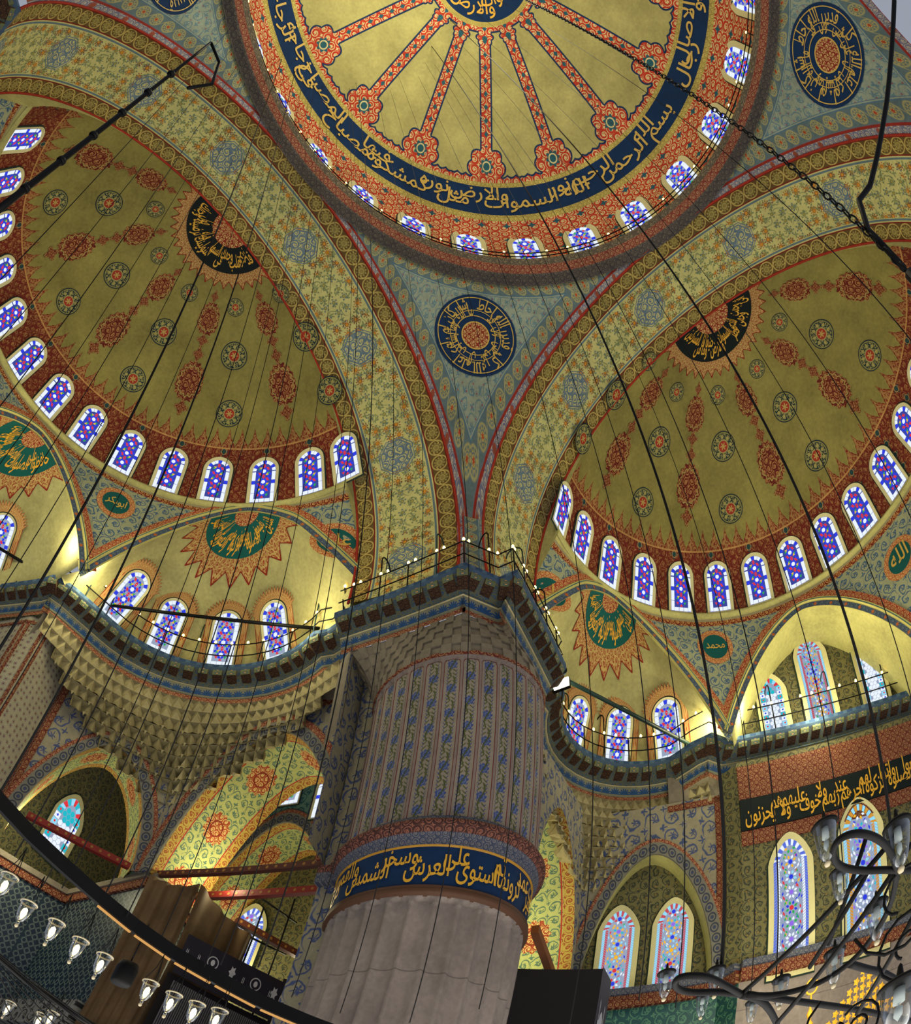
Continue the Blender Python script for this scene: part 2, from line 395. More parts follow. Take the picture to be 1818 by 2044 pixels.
# ------------------------------------------------------------------ surfaces
A = 12.7; ZS = 26.0; RO = 12.0; RI = 11.5; AW = 4.25
EA, EB, EZ = 10.3, 9.2, 28.3
def semi_pt(side, psi, b, off=0.0):       # psi deg, b latitude rad
    r = (EA-off)*math.cos(b); z = EZ+(EB-off)*math.sin(b)
    return Vector(LR(side, r*math.cos(R(psi)), TC+r*math.sin(R(psi)), z))
def cyl_pt(side, psi, z, r=10.2):      # the drum wall flares out to meet the great arch
    fl = max(0.0, (14-psi)/14, (psi-166)/14); r = r+1.35*min(1.2, fl)**1.4*max(0.0, min(1.0, (30.0-z)/2.2))
    return Vector(LR(side, r*math.cos(R(psi)), TC+r*math.sin(R(psi)), z))
def frame_on(P, dx, dy, off=0.02):        # returns a map (x,y,n)->world from a tangent frame
    ex = dx.normalized(); ey = (dy-ex*dy.dot(ex)).normalized(); en = ex.cross(ey)
    return P, ex, ey, en

def disc(mb, fn, rad, n=40, rings=5, shape=None, uvr=1.0):
    """disc (or lobed disc) mapped by fn(x,y)"""
    v = [fn(0, 0)]; uv = [(0, 0)]; f = []
    for i in range(1, rings+1):
        for j in range(n):
            a = 2*math.pi*j/n; q = (shape(a) if shape else 1.0)*i/rings
            v.append(fn(rad*q*math.cos(a), rad*q*math.sin(a))); uv.append((q*math.cos(a)*uvr, q*math.sin(a)*uvr))
    for j in range(n): f.append((0, 1+j, 1+(j+1) % n))
    for i in range(rings-1):
        for j in range(n):
            a, b = 1+i*n+j, 1+i*n+(j+1) % n; f.append((a, a+n, b+n, b))
    return mb.add(v, f, uv, smooth=True)
def annulus(mb, fn, r0, r1, n=96, a0=0.0, a1=2*math.pi, sc=1.0, shape=None, rings=3, rep=1.0):
    al = np.linspace(a0, a1, n+1); P = []; U = []
    for a in al:
        row = []; ru = []
        for k in range(rings+1):
            q = r0+(r1-r0)*k/rings*((shape(a) if shape else 1.0)); row.append(tuple(fn(q*math.cos(a), q*math.sin(a)))); ru.append((a/(2*math.pi)*rep, k/rings))
        P.append(row); U.append(ru)
    return mb.grid(np.array(P), np.array(U))

# ------------------------------------------------------------------ Arabic lettering as thin gold meshes
FT = {'ا': (0xFE8D, 2), 'ب': (0xFE8F, 4), 'ت': (0xFE95, 4), 'ة': (0xFE93, 2), 'ث': (0xFE99, 4), 'ج': (0xFE9D, 4), 'ح': (0xFEA1, 4), 'خ': (0xFEA5, 4), 'د': (0xFEA9, 2), 'ذ': (0xFEAB, 2), 'ر': (0xFEAD, 2), 'ز': (0xFEAF, 2), 'س': (0xFEB1, 4), 'ش': (0xFEB5, 4), 'ص': (0xFEB9, 4), 'ض': (0xFEBD, 4), 'ط': (0xFEC1, 4), 'ظ': (0xFEC5, 4), 'ع': (0xFEC9, 4), 'غ': (0xFECD, 4), 'ف': (0xFED1, 4), 'ق': (0xFED5, 4), 'ك': (0xFED9, 4), 'ل': (0xFEDD, 4), 'م': (0xFEE1, 4), 'ن': (0xFEE5, 4), 'ه': (0xFEE9, 4), 'و': (0xFEED, 2), 'ى': (0xFEEF, 2), 'ي': (0xFEF1, 4)}
def shape_word(w):
    o = []; i = 0; prev = False; n = len(w)
    while i < n:
        c = w[i]
        if c == 'ل' and i+1 < n and w[i+1] == 'ا': o.append(chr(0xFEFB+(1 if prev else 0))); prev = False; i += 2; continue
        b, k = FT[c]; nxt = i+1 < n and k == 4
        o.append(chr(b+((3 if nxt else 1) if prev else (2 if nxt else 0)))); prev = k == 4; i += 1
    return ''.join(reversed(o))
WORDS = {}
def word_mesh(w, arabic=True):
    if w in WORDS: return WORDS[w]
    c = bpy.data.curves.new('t', 'FONT'); c.body = shape_word(w) if arabic else w; c.resolution_u = 2; c.offset = 0.010 if arabic else 0.0
    o = bpy.data.objects.new('t', c); COL.objects.link(o); bpy.context.view_layer.update()
    me = bpy.data.meshes.new_from_object(o.evaluated_get(bpy.context.evaluated_depsgraph_get()))
    v = np.empty(len(me.vertices)*3, 'f'); me.vertices.foreach_get('co', v); v = v.reshape(-1, 3)[:, :2]
    f = [tuple(p.vertices) for p in me.polygons]
    bpy.data.objects.remove(o); bpy.data.meshes.remove(me)
    WORDS[w] = (v, f, v[:, 0].min(), v[:, 0].max()); return WORDS[w]
def lettering(name, text, fn, length, height, mat, parent, stack=True, arabic=True, tall=1.0, adv=0.74, rows=2):
    """words from right to left along x (0..length), y 0..height, mapped by fn(x,y)"""
    ws = text.replace('ئ', 'ى').replace('ء', '').split(); mb = MB(); pos = []; x = 0.0
    for k, w in enumerate(ws):
        v, f, a, b = word_mesh(w, arabic); wd = b-a; pos.append((x, wd)); x += wd*(adv if stack else 1.0)+(0.03 if stack else 0.28)
    tot = pos[-1][0]+pos[-1][1]; sx = length/tot
    if arabic: lo, hi = -0.25, 0.60
    else: lo, hi = 0.0, 0.75
    for k, w in enumerate(ws):
        v, f, a, b = word_mesh(w, arabic); X0, wd = pos[k]
        xs = (tot-X0-wd+(v[:, 0]-a))*sx if arabic else (X0+(v[:, 0]-a))*sx
        ys = (v[:, 1]-lo)/(hi-lo)
        if stack:
            q = k % rows; ys = ys*(0.68 if rows == 2 else 0.5)+q*(0.32 if rows == 2 else 0.25)
        P = [fn(float(p), float(q_)*height) for p, q_ in zip(xs, ys)]
        mb.add(P, f)
    return mb.build(name, mat, parent)

# ------------------------------------------------------------------ main dome
def dome_pt(phi, b, off=0.0):
    if b >= 0: r = (12.5-off)*math.cos(b); z = 39.5+(6.4-off)*math.sin(b)
    else: r = 12.5-off; z = 39.5+b*10
    return Vector((r*math.cos(phi), r*math.sin(phi), z))
dome = empty('main_dome', (0, 0, 39.5), 'great central dome with sixteen red painted ribs and a navy calligraphy band', 'dome', kind='structure')
def f(U, V):
    b = V; r = np.where(b >= 0, 12.5*np.cos(b), 12.5); z = np.where(b >= 0, 39.5+6.4*np.sin(b), 39.5+b*10)
    return r*np.cos(U), r*np.sin(U), z, U, V
gridobj('dome_shell', f, np.linspace(0, 2*math.pi, 193), np.concatenate([[-0.13, -0.06], np.linspace(0, math.pi/2-1e-3, 50)]), MATS['painted_dome'], dome)
def rb(r): return math.acos(min(1, r/12.5))
def band_fn(phi0, r0, r1, H):     # x runs clockwise seen from below; y from outer to inner
    def g(x, y):
        r = r0+(r1-r0)*y/H; p = phi0-x/10.7; return dome_pt(p, rb(r), 0.06)
    return g
TXT = 'بسم الله الرحمن الرحيم الله نور السموات والارض مثل نوره كمشكوة فيها مصباح المصباح فى زجاجة الزجاجة كانها كوكب درى يوقد من شجرة مباركة زيتونة لا شرقية ولا غربية يكاد زيتها يضىء فى بيوت اذن الله ان ترفع ويذكر فيها اسمه يسبح له فيها بالغدو والاصال رجال'.replace('ء', '')
# the text reads right to left seen from below: x must decrease with the reading direction
lettering('calligraphy_band_lettering', TXT, band_fn(R(-20+354), 11.13, 10.2, 0.95), 10.7*R(354), 0.95, MATS['pale_gold'], dome, adv=0.66)
lettering('dome_medallion_lettering', 'ان الله يمسك السموات والارض ان تزولا ولئن زالتا', lambda x, y: dome_pt(R(200)-x/1.9, rb(2.35-y), 0.05), 1.9*R(330), 1.25, MATS['gold_leaf'], dome)
# ring gallery lip below the drum
def f_ring():
    u, v = uvs(); c = mix(scroll(u, v, 0.36, 0.12), lin((84, 74, 60)), lin((124, 110, 82))); c = mix(sm(absx(v-0.72)-0.03, 0.02), c, lin((40, 38, 36)))
    red = mix(scroll(u, v, 0.26, 0.14), lin((116, 48, 38)), lin((156, 120, 84))); c = mix(gt(v, 1.20), c, red); return mix(gt(v, 1.62), c, mix(scroll(u, v, 0.3, 0.12), lin((66, 60, 58)), lin((100, 90, 76))))
material('ring_cornice_paint', f_ring, grime=0.4)
prof = [(12.55, 38.28), (11.8, 38.34), (11.72, 38.28), (11.74, 38.16), (11.95, 38.08), (12.0, 38.0), (12.2, 37.96), (12.25, 37.86), (12.45, 37.84), (12.72, 37.86), (12.8, 37.75)]
ps = np.concatenate([[0], np.cumsum([math.dist(prof[i], prof[i+1]) for i in range(len(prof)-1)])])
ph = np.linspace(0, 2*math.pi, 193)
P = np.array([[(r*math.cos(a), r*math.sin(a), z) for r, z in prof] for a in ph]); UV = np.array([[(a*12, s) for s in ps] for a in ph])
MB().grid(P, UV).build('ring_cornice', MATS['ring_cornice_paint'], dome)

# ------------------------------------------------------------------ pendentives and great arches
PLAB = {(1, 1): 'blue-grey painted pendentive above the near fluted pier, with a whole navy calligraphy disc', (1, -1): 'blue-grey painted pendentive at the upper right edge with an oval-looking disc', (-1, 1): 'blue-grey painted pendentive at the upper left, its disc cut by the frame'}
for (sx, sy), lab in PLAB.items():
    pen = empty('pendentive', (sx*12.3, sy*12.3, 26), lab, 'pendentive', kind='structure')
    RS = math.sqrt(RO**2+A**2)
    def f(U, V):
        ph_ = U; lim = np.where(ph_ < math.pi/4, A/np.cos(ph_), A/np.sin(ph_)); zl = ZS+np.sqrt(np.maximum(RS**2-lim**2, 0)); zl = np.minimum(zl, 37.95)
        z = zl+(37.95-zl)*V; r = np.sqrt(RS**2-(z-ZS)**2); x = r*np.cos(ph_); y = r*np.sin(ph_)
        return sx*x, sy*y, z, A-x, A-y
    us = np.concatenate([np.linspace(0.005, math.pi/4, 60), np.linspace(math.pi/4, math.pi/2-0.005, 60)[1:]])
    gridobj('painted_surface', f, us, np.linspace(0, 1, 40)**1.2, MATS['painted_pendentive'], pen)
    # calligraphy disc
    z0 = 35.8; r0 = math.sqrt(RS**2-(z0-ZS)**2); d0 = Vector((sx*r0/math.sqrt(2), sy*r0/math.sqrt(2), z0-ZS)).normalized()
    tx = d0.cross(Vector((0, 0, 1))).normalized(); ty = tx.cross(d0).normalized()
    def sp(x, y, off=0.03):
        a, b = x/RS, y/RS; d = d0+tx*math.tan(a)+ty*math.tan(b); return Vector((0, 0, ZS))+d.normalized()*(RS-off)
    disc(MB(), sp, 1.98, 64, 8).build('disc_field', MATS['navy_paint'], pen)
    for (a_, b_) in ((1.80, 1.84), (0.93, 0.97), (1.2, 1.23)):
        annulus(MB(), lambda x, y: sp(x, y, 0.06), a_, b_, 72).build('gold_ring', MATS['pale_gold'], pen)
    disc(MB(), lambda x, y: sp(x, y, 0.05), 0.62, 40, 3).build('disc_centre', MATS['painted_star_centre'], pen)
    annulus(MB(), lambda x, y: sp(x, y, 0.06), 0.62, 0.68, 48).build('gold_ring', MATS['pale_gold'], pen)
    def radial(x, y, Rr=1.72, s=0.055):
        a = x/1.3; q = Rr-y; return sp(q*math.cos(a), q*math.sin(a), s)
    lettering('disc_lettering', 'ما شاء الله كان وما لم يشا لم يكن اعلم ان الله على كل شى قدير وان الله قد احاط'.replace('ء', ''), lambda x, y: sp((0.78+y)*math.sin(x/1.3), (0.78+y)*math.cos(x/1.3), 0.06), 1.3*R(352), 0.98, MATS['pale_gold'], pen)

def f_face():
    u, v = uvs(); c = mix(scroll(u, v, 0.24, 0.14), lin((112, 110, 126)), lin((186, 172, 140))); return mix(lt(v, 0.06), c, lin((150, 44, 28)))
material('arch_face_paint', f_face, grime=0.35)
for side, lab in (('L', 'great arch rising left of the near pier, cream soffit with wreaths of orange flowers'), ('R', 'great arch rising right of the near pier, cream soffit with wreaths of orange flowers')):
    ar = empty('great_arch', LR(side, 0, A+2, 26), lab, 'arch', kind='structure')
    def f(U, V):
        r = RO+(RI-RO)*V; s = r*np.cos(U); z = ZS+r*np.sin(U); t = A+AW*V
        x, y = (s, t) if side == 'L' else (t, s); return x, y, z, U*11.75, V*4.27
    gridobj('soffit', f, np.linspace(R(-10), R(190), 121), np.linspace(0, 1, 9), MATS['painted_arch_soffit'], ar)
    # thin raised mouldings on both rims
    for (rr0, tt0) in ((RO, A-0.03), (RI, A+AW-0.02)):
        pts = [LR(side, (rr0-0.02)*math.cos(a), tt0, ZS+(rr0-0.02)*math.sin(a)) for a in np.linspace(R(-10), R(190), 100)]
        MB().tube(pts, 0.055, 6).build('rim_moulding', MATS['arch_face_paint'], ar)
    # wall between the arch and the half dome
    def f(U, V):
        ea = np.maximum(np.minimum((U), math.pi-U), 0.0); z1 = EZ+EB*np.sin(U); s1 = EA*np.cos(U)
        z1 = np.where(np.sin(U) < 0, EZ+np.sin(U)*6, z1); s0 = (RI+0.02)*np.cos(U); z0_ = ZS+(RI+0.02)*np.sin(U)
        s = s0+(s1*0.99-s0)*V; z = z0_+(z1-z0_)*V; t = TC+0*s; x, y = (s, t) if side == 'L' else (t, s); return x, y, z, U*11, V*0.3
    gridobj('inner_rim', f, np.linspace(R(9), R(171), 81), np.linspace(0, 1, 3), MATS['ochre_plaster'], ar)

# ------------------------------------------------------------------ half domes with roundels, cartouches and half medallions
SL = {'L': 'olive half dome on the left with red cartouches, blue roundels and a row of small windows', 'R': 'olive half dome on the right, towards the prayer wall, with red cartouches and blue roundels'}
SEMI = {}
for side in 'LR':
    sd = empty('half_dome', LR(side, 0, TC, 30), SL[side], 'dome', kind='structure'); SEMI[side] = sd
    def f(U, V):
        r = EA*np.cos(V); z = EZ+EB*np.sin(V); s = r*np.cos(U); t = TC+r*np.sin(U); x, y = (s, t) if side == 'L' else (t, s)
        return x, y, z, np.degrees(U), z
    gridobj('half_dome_shell', f, np.linspace(R(0), R(180), 121), np.linspace(math.asin(1.45/EB), math.pi/2-1e-3, 44), MATS['painted_half_dome'], sd)
    def patch(psi, r0, side=side):
        b0 = math.acos(r0/EA)
        def g(x, y, off=0.03):
            b = b0+y/9.6; rl = EA*math.cos(b0); return semi_pt(side, psi+math.degrees(x/rl)*(1 if side == 'L' else 1), b, off)
        return g
    for k in range(5):
        psi = -1+36.9*k if side == 'L' else -3+36.9*k
        for r0, rad in ((3.75, 0.42), (5.85, 0.66), (8.0, 0.66)):
            disc(MB(), patch(psi, r0), rad, 32, 4).build('painted_roundel', MATS['painted_roundel'], sd)
    for k in range(5):
        psi = 15.5+37.6*k
        for r0, q in ((4.45, 0.78), (7.15, 1.0)):
            g = patch(psi, r0); mb = MB()
            disc(mb, lambda x, y: g(x*0.86, y*1.16, 0.03), 0.80*q, 64, 4, lambda a: (0.94+0.06*math.cos(16*a))*(1.0 if True else 0)*(1+0.14*abs(math.sin(a))))
            for sg in (1, -1):
                sh = lambda a: 0.62+0.38*abs(math.cos(a*1.5+math.pi/4*0)) if False else 0.75+0.25*math.cos(4*a)
                disc(mb, lambda x, y, sg=sg: g(x*0.85, y*1.15+sg*1.34*q, 0.04), 0.38*q, 32, 2, sh)
                mb.add([g(-0.06*q, sg*0.85*q, 0.03), g(0.06*q, sg*0.85*q, 0.03), g(0.03*q, sg*1.1*q, 0.03), g(-0.03*q, sg*1.1*q, 0.03)], [(0, 1, 2, 3)])
            mb.build('painted_cartouche', MATS['painted_cartouche'], sd)
    # half medallion at the crown
    def cr(r, a, off=0.035, side=side):
        b = math.acos(max(0.0, min(1, r/EA))); return semi_pt(side, math.degrees(a), b, off)
    gp = lambda x, y, o=0.04: cr(math.hypot(x, y), math.atan2(y, x), o)
    annulus(MB(), lambda x, y: gp(x, y, 0.03), 2.15, 3.0, 240, 0, math.pi, shape=lambda a: 0.50+0.5*(1-abs(((a*19/math.pi) % 1)-0.5)*2)**1.3 if False else 0.55+0.45*(abs(((a*19/math.pi) % 1)-0.5)*2)**1.4, rings=4, rep=36).build('medallion_fringe', MATS['painted_fringe'], sd)
    annulus(MB(), lambda x, y: gp(x, y, 0.05), 0.9, 2.2, 64, 0, math.pi, rings=5).build('medallion_field', MATS['black_paint'], sd)
    annulus(MB(), lambda x, y: gp(x, y, 0.06), 0.02, 0.93, 40, 0, math.pi, rings=3, rep=8).build('medallion_centre', MATS['painted_star_centre'], sd)
    T = 'قد نرى تقلب وجهك فى السماء فلنولينك قبلة ترضيها فول وجهك'.replace('ء', '') if side == 'L' else 'انى وجهت وجهى للذى فطر السموات والارض حنيفا وما انا من المشركين'
    def tm(x, y, side=side):
        a = R(4)+(math.pi-x/1.6 if side == 'L' else x/1.6)*0.955; return cr(2.1-y, a, 0.075, side)
    lettering('medallion_lettering', T, tm, 1.6*math.pi, 1.1, MATS['gold_leaf'], sd)

# ------------------------------------------------------------------ lower drum of each half dome (apse arches, small pendentives)
def arch_h(x, h): return 0.0 if abs(x) >= 1 else h*(1-abs(x)**1.7)**0.8
def zl(psi):
    z = 23.3
    for c, w, h in ((26.0, 34.0, 7.05), (86.0, 28.0, 6.3), (148.0, 34.0, 7.05)):
        z = max(z, 22.5+arch_h((psi-c)/w, h))
    return z
def arch_curve(side, c, w, h, off=0.0, r=10.2, n=60):
    """points of an apse arch on the drum, from the pier side outwards, starting where it leaves the balcony"""
    out = []
    for k in range(n+1):
        x = -0.93+1.86*k/n; psi = c+w*x; z = 22.5+arch_h(x, h); out.append((psi, z))
    return out
for side in 'LR':
    sd = SEMI[side]
    ps_ = np.linspace(0, 180, 181); zz = np.array([zl(p) for p in ps_]); V = np.linspace(0, 1, 7)
    rr_ = 10.2; P = np.stack([np.stack([np.array(cyl_pt(side, p, z0+(29.8-z0)*v)) for v in V]) for p, z0 in zip(ps_, zz)])
    UV = np.stack([np.stack([np.array((R(p)*10.2, z0+(29.8-z0)*v)) for v in V]) for p, z0 in zip(ps_, zz)])
    MB().grid(P, UV, flip=(side == 'R')).build('small_pendentive_wall', MATS['painted_small_pendentive'], sd)
    P = np.array([[tuple(cyl_pt(side, p, z, r)) for (r, z) in ((10.2, 29.75), (9.98, 29.8), (9.98, 29.93), (10.15, 30.0))] for p in ps_])
    MB().grid(P, np.array([[(R(p)*10, 30.0+0.01*k) for k in range(4)] for p in ps_])).build('sill_moulding', MATS['ochre_plaster'], sd)
    for c, w, h in ((26.0, 34.0, 7.05), (86.0, 28.0, 6.3)):
        cu = arch_curve(side, c, w, h); rows = []; uv = []; L_ = 0
        for k, (p, z) in enumerate(cu):
            a = cu[max(0, k-1)]; b = cu[min(len(cu)-1, k+1)]; d = Vector((R(b[0]-a[0])*10.2, b[1]-a[1])).normalized(); nn = Vector((-d.y, d.x))
            if k: L_ += math.hypot(R(p-cu[k-1][0])*10.2, z-cu[k-1][1])
            rows.append([tuple(cyl_pt(side, p+math.degrees(nn.x*o/10.2), z+nn.y*o, 10.2-q)) for o, q in ((-0.02, -0.02), (-0.02, 0.10), (0.26, 0.10), (0.30, 0.16), (0.40, 0.16), (0.44, 0.08), (0.74, 0.06), (0.74, 0.0))]); uv.append([(L_, o) for o in (0, 0, 0.26, 0.3, 0.4, 0.44, 0.74, 0.74)])
        MB().grid(np.array(rows), np.array(uv), smooth=False).build('apse_arch_band', MATS['painted_arch_band'], sd)
    # roundels on the small pendentives
    for psi, z, word in ((59.5, 28.15, 'ابوبكر' if side == 'L' else 'محمد'), (115.5, 27.6, 'عمر' if side == 'L' else 'الله'), (4.0, 27.5, 'على')):
        g = lambda x, y, o=0.04, psi=psi, z=z: cyl_pt(side, psi+math.degrees(x/10.2)*(-1 if side == 'L' else 1)*(-1 if side == 'R' else 1)*(1), z+y, 10.2-o)
        disc(MB(), lambda x, y: g(x, y, 0.03), 0.93, 40, 3).build('roundel_ring', MATS['painted_orange_ring'], sd)
        disc(MB(), lambda x, y: g(x, y, 0.05), 0.66, 40, 3).build('roundel_field', MATS['green_paint'], sd)
        v, f_, a, b = word_mesh(word); s_ = 1.05/(b-a)*0.95; sc = min(s_, 0.9)
        dirn = -1 if side == 'L' else 1
        cyl = lambda x, y, psi=psi, z=z: cyl_pt(side, psi-math.degrees(x/10.2)*(1 if side == 'L' else -1)*(1), z+y, 10.12)
        cyl = lambda x, y, psi=psi, z=z: cyl_pt(side, psi+math.degrees(x/10.2)*dirn, z+y, 10.12)
        MB().add([cyl((p[0]-(a+b)/2)*sc, (p[1]-0.2)*sc*1.3) for p in v], f_).build('roundel_lettering', MATS['pale_gold'], sd)
# ------------------------------------------------------------------ windows: coloured glass pieces set in a pale plaster grille
G_W = (0.85, 0.92, 1.0); G_B = (0.03, 0.05, 0.75); G_R = (0.75, 0.04, 0.05); G_Y = (0.90, 0.48, 0.03); G_G = (0.03, 0.42, 0.08); G_L = (0.30, 0.72, 0.95); G_T = (0.02, 0.50, 0.60); G_V = (0.30, 0.15, 0.80)
glass = emit('lit_coloured_glass', (255, 255, 255), 1.0, attr=True)
glass_dim = emit('lit_coloured_glass_soft', (255, 255, 255), 0.9, attr=True)
grille_b = emit('lit_deep_blue_glass', (70, 84, 180), 0.7); grille_b.cycles.emission_sampling = 'NONE'
grille = emit('lit_pale_glass', (176, 190, 220), 0.72); grille.cycles.emission_sampling = 'NONE'
reveal = plain('cream_reveal', (206, 196, 142), 0.8, grime=0.15)
green_line = plain('dark_green_line', (26, 44, 34), 0.8, grime=0.1)
def arch_y(x, w, h, pt):      # height of the opening at x for a window w wide, h high
    q = min(1.0, abs(x)/(w/2))
    return h-w/2+(w/2)*math.sqrt(max(0, 1-q*q)) if not pt else h-w*0.62+w*0.62*(1-q**1.7)**0.75
def outline(w, h, pt, n=20, o=0.0):
    W_ = w+2*o; H_ = h+o; pts = [(-W_/2, -o)]
    for k in range(n+1):
        a = math.pi*(1-k/n); x = W_/2*math.cos(a); pts.append((x, arch_y(x, W_, H_, pt)))
    pts.append((W_/2, -o)); return pts
def poly(mb, pts, z, col, th=0.012, w=None, h=None, pt=False):
    if w is not None:
        for (x, y) in pts:
            if abs(x) > w/2 or y < 0 or y > arch_y(x, w, h, pt): return
    n = len(pts); cx = sum(p[0] for p in pts)/n; cy_ = sum(p[1] for p in pts)/n
    q = [(cx+(x-cx)*0.95, cy_+(y-cy_)*0.95) for x, y in pts]
    v = [(x, y, z+th) for x, y in q]+[(x, y, z) for x, y in pts]
    mb.add(v, [tuple(range(n))]+[(i, n+i, n+(i+1) % n, (i+1) % n) for i in range(n)], col=col)
def regular(cx, cy_, r, n, a0=0.0): return [(cx+r*math.cos(a0+2*math.pi*i/n), cy_+r*math.sin(a0+2*math.pi*i/n)) for i in range(n)]
def border_panes(mb, w, h, pt, b, cols, step):
    """panes along both jambs and round the head"""
    y = 0.02; k = 0
    ys = h-(w/2 if not pt else w*0.62)
    while y+step*0.4 < ys:
        sh = step*(0.38 if k % 3 == 2 else 1.0); y2 = min(y+sh, ys)
        c = cols[1] if k % 3 == 2 else cols[0]
        for sg in (-1, 1): poly(mb, [(sg*(w/2-0.01), y), (sg*(w/2-b), y), (sg*(w/2-b), y2-0.015), (sg*(w/2-0.01), y2-0.015)], 0.0, c)
        y = y2; k += 1
    N = 9
    for k in range(N):
        a0, a1 = math.pi*k/N, math.pi*(k+0.92)/N; P_ = []
        for (a, o) in ((a0, 0.01), (a1, 0.01), (a1, b), (a0, b)):
            x = (w/2-o)*math.cos(a); P_.append((x, arch_y(x, w-2*o, h-o, pt)))
        poly(mb, P_, 0.0, cols[1] if k % 3 == 1 else cols[0])
    n = max(3, int(w/step*1.3))
    for k in range(n): poly(mb, [(-w/2+b+(w-2*b)*k/n+0.01, 0.01), (-w/2+b+(w-2*b)*(k+1)/n-0.01, 0.01), (-w/2+b+(w-2*b)*(k+1)/n-0.01, b), (-w/2+b+(w-2*b)*k/n+0.01, b)], 0.0, cols[0])
def star_panes(w, h, pt=False, seed=0, dim=False):
    r_ = random.Random(seed); mb = MB(); b = w*0.16; border_panes(mb, w, h, pt, b, (G_W, G_B), w*0.42)
    wi = w-2*b-0.04; p = wi*0.78; ny = int(h/p)+2
    for j in range(ny):
        for i, cx in enumerate((0.0, -wi*0.5, wi*0.5)):
            cyy = b+p*(0.55+j*1.0)+(p*0.5 if i else 0)
            st = regular(cx, cyy, p*0.17, 12, 0); poly(mb, st, 0.0, G_W, w=wi, h=h-b*0.9, pt=pt)
            for k in range(6):
                a = math.pi/3*k
                q = [(cx+p*rr*math.cos(a+da), cyy+p*rr*math.sin(a+da)) for rr, da in ((0.18, -0.48), (0.36, -0.40), (0.36, 0.40), (0.18, 0.48))]
                poly(mb, q, 0.0, G_B, w=wi, h=h-b*0.9, pt=pt)
                a += math.pi/6; q = [(cx+p*rr*math.cos(a+da), cyy+p*rr*math.sin(a+da)) for rr, da in ((0.27, 0.0), (0.50, -0.27), (0.50, 0.27))]
                poly(mb, q, 0.0, G_R if k not in (2, 5) else (G_Y if (i+j) % 2 else G_G), w=wi, h=h-b*0.9, pt=pt)
    return mb.mesh('glass_panes')
def floral_panes(w, h, pt=True, seed=0, pal=0):
    r_ = random.Random(seed); mb = MB(); b = w*0.17
    bc = [((0.10, 0.16, 0.72), G_W), (G_L, (0.55, 0.08, 0.10)), (G_L, (0.65, 0.30, 0.04))][pal]
    y = 0.02
    while y < h-w*0.62:       # chevron border strips
        for sg in (-1, 1):
            x0, x1 = sg*(w/2-0.01), sg*(w/2-b); xm = (x0+x1)/2; s = b*0.62
            poly(mb, [(x0, y), (xm, y+s*0.5), (xm, y+s), (x0, y+s*0.5)], 0, bc[0]); poly(mb, [(xm, y+s*0.5), (x1, y), (x1, y+s*0.5), (xm, y+s)], 0, bc[1])
        y += b*0.42
    N = 17
    for k in range(N):
        a0, a1 = math.pi*k/N, math.pi*(k+0.9)/N; P_ = []
        for (a, o) in ((a0, 0.01), (a1, 0.01), (a1, b), (a0, b)):
            x = (w/2-o)*math.cos(a); P_.append((x, arch_y(x, w-2*o, h-o, pt)))
        poly(mb, P_, 0.0, bc[k % 2])
    wi = w-2*b-0.03; hi = h-b*1.0; y = b*0.9
    pc = [[G_W, G_W, G_W, G_B, G_Y, G_R, G_G, G_L], [G_Y, G_Y, G_W, G_T, G_G, G_B, G_R, G_L], [G_W, G_L, G_T, G_W, G_V, G_Y, G_B, G_W]][pal]
    for k in range(3): poly(mb, [(-w/2+w*k/3+0.02, 0.015), (-w/2+w*(k+1)/3-0.02, 0.015), (-w/2+w*(k+1)/3-0.02, b*0.8), (-w/2+w*k/3+0.02, b*0.8)], 0, [bc[1], G_W, bc[1]][k])
    while y < hi:
        st = wi*0.62; c1, c2, c3 = r_.choice(pc), r_.choice(pc), r_.choice(pc); cyy = y+st*0.5
        poly(mb, regular(0, cyy, wi*0.10, 8), 0, r_.choice([G_R, G_V, G_B, G_Y]), w=wi, h=hi, pt=pt)
        for k in range(8):
            a = math.pi/4*k+math.pi/8
            q = [(wi*rr*math.cos(a+da), cyy+wi*rr*math.sin(a+da)) for rr, da in ((0.12, 0), (0.20, -0.3), (0.29, 0), (0.20, 0.3))]; poly(mb, q, 0, c1 if k % 2 else c2, w=wi, h=hi, pt=pt)
        for sg in (-1, 1):
            for (x0, y0, l, a) in ((0.30, 0.02, 0.22, 1.1), (0.42, 0.20, 0.2, 1.8), (0.33, 0.44, 0.22, 2.1), (0.44, 0.60, 0.18, 1.3), (0.20, 0.48, 0.16, 1.0), (0.16, -0.03, 0.16, 0.6)):
                ca, sa = math.cos(a), math.sin(a); X0 = x0*wi; Y0 = y+y0*wi; L_ = l*wi
                q = [(sg*X0, Y0), (sg*(X0+L_*0.5*ca+L_*0.2*sa), Y0+L_*0.5*sa-L_*0.2*ca), (sg*(X0+L_*ca), Y0+L_*sa), (sg*(X0+L_*0.5*ca-L_*0.2*sa), Y0+L_*0.5*sa+L_*0.2*ca)]
                if sg == -1: q = q[::-1]
                poly(mb, q, 0, r_.choice(pc) if sg == 1 else pc[int((x0*31+y0*57+y*13)) % len(pc)], w=wi, h=hi, pt=pt)
        y += st
    return mb.mesh('glass_panes')
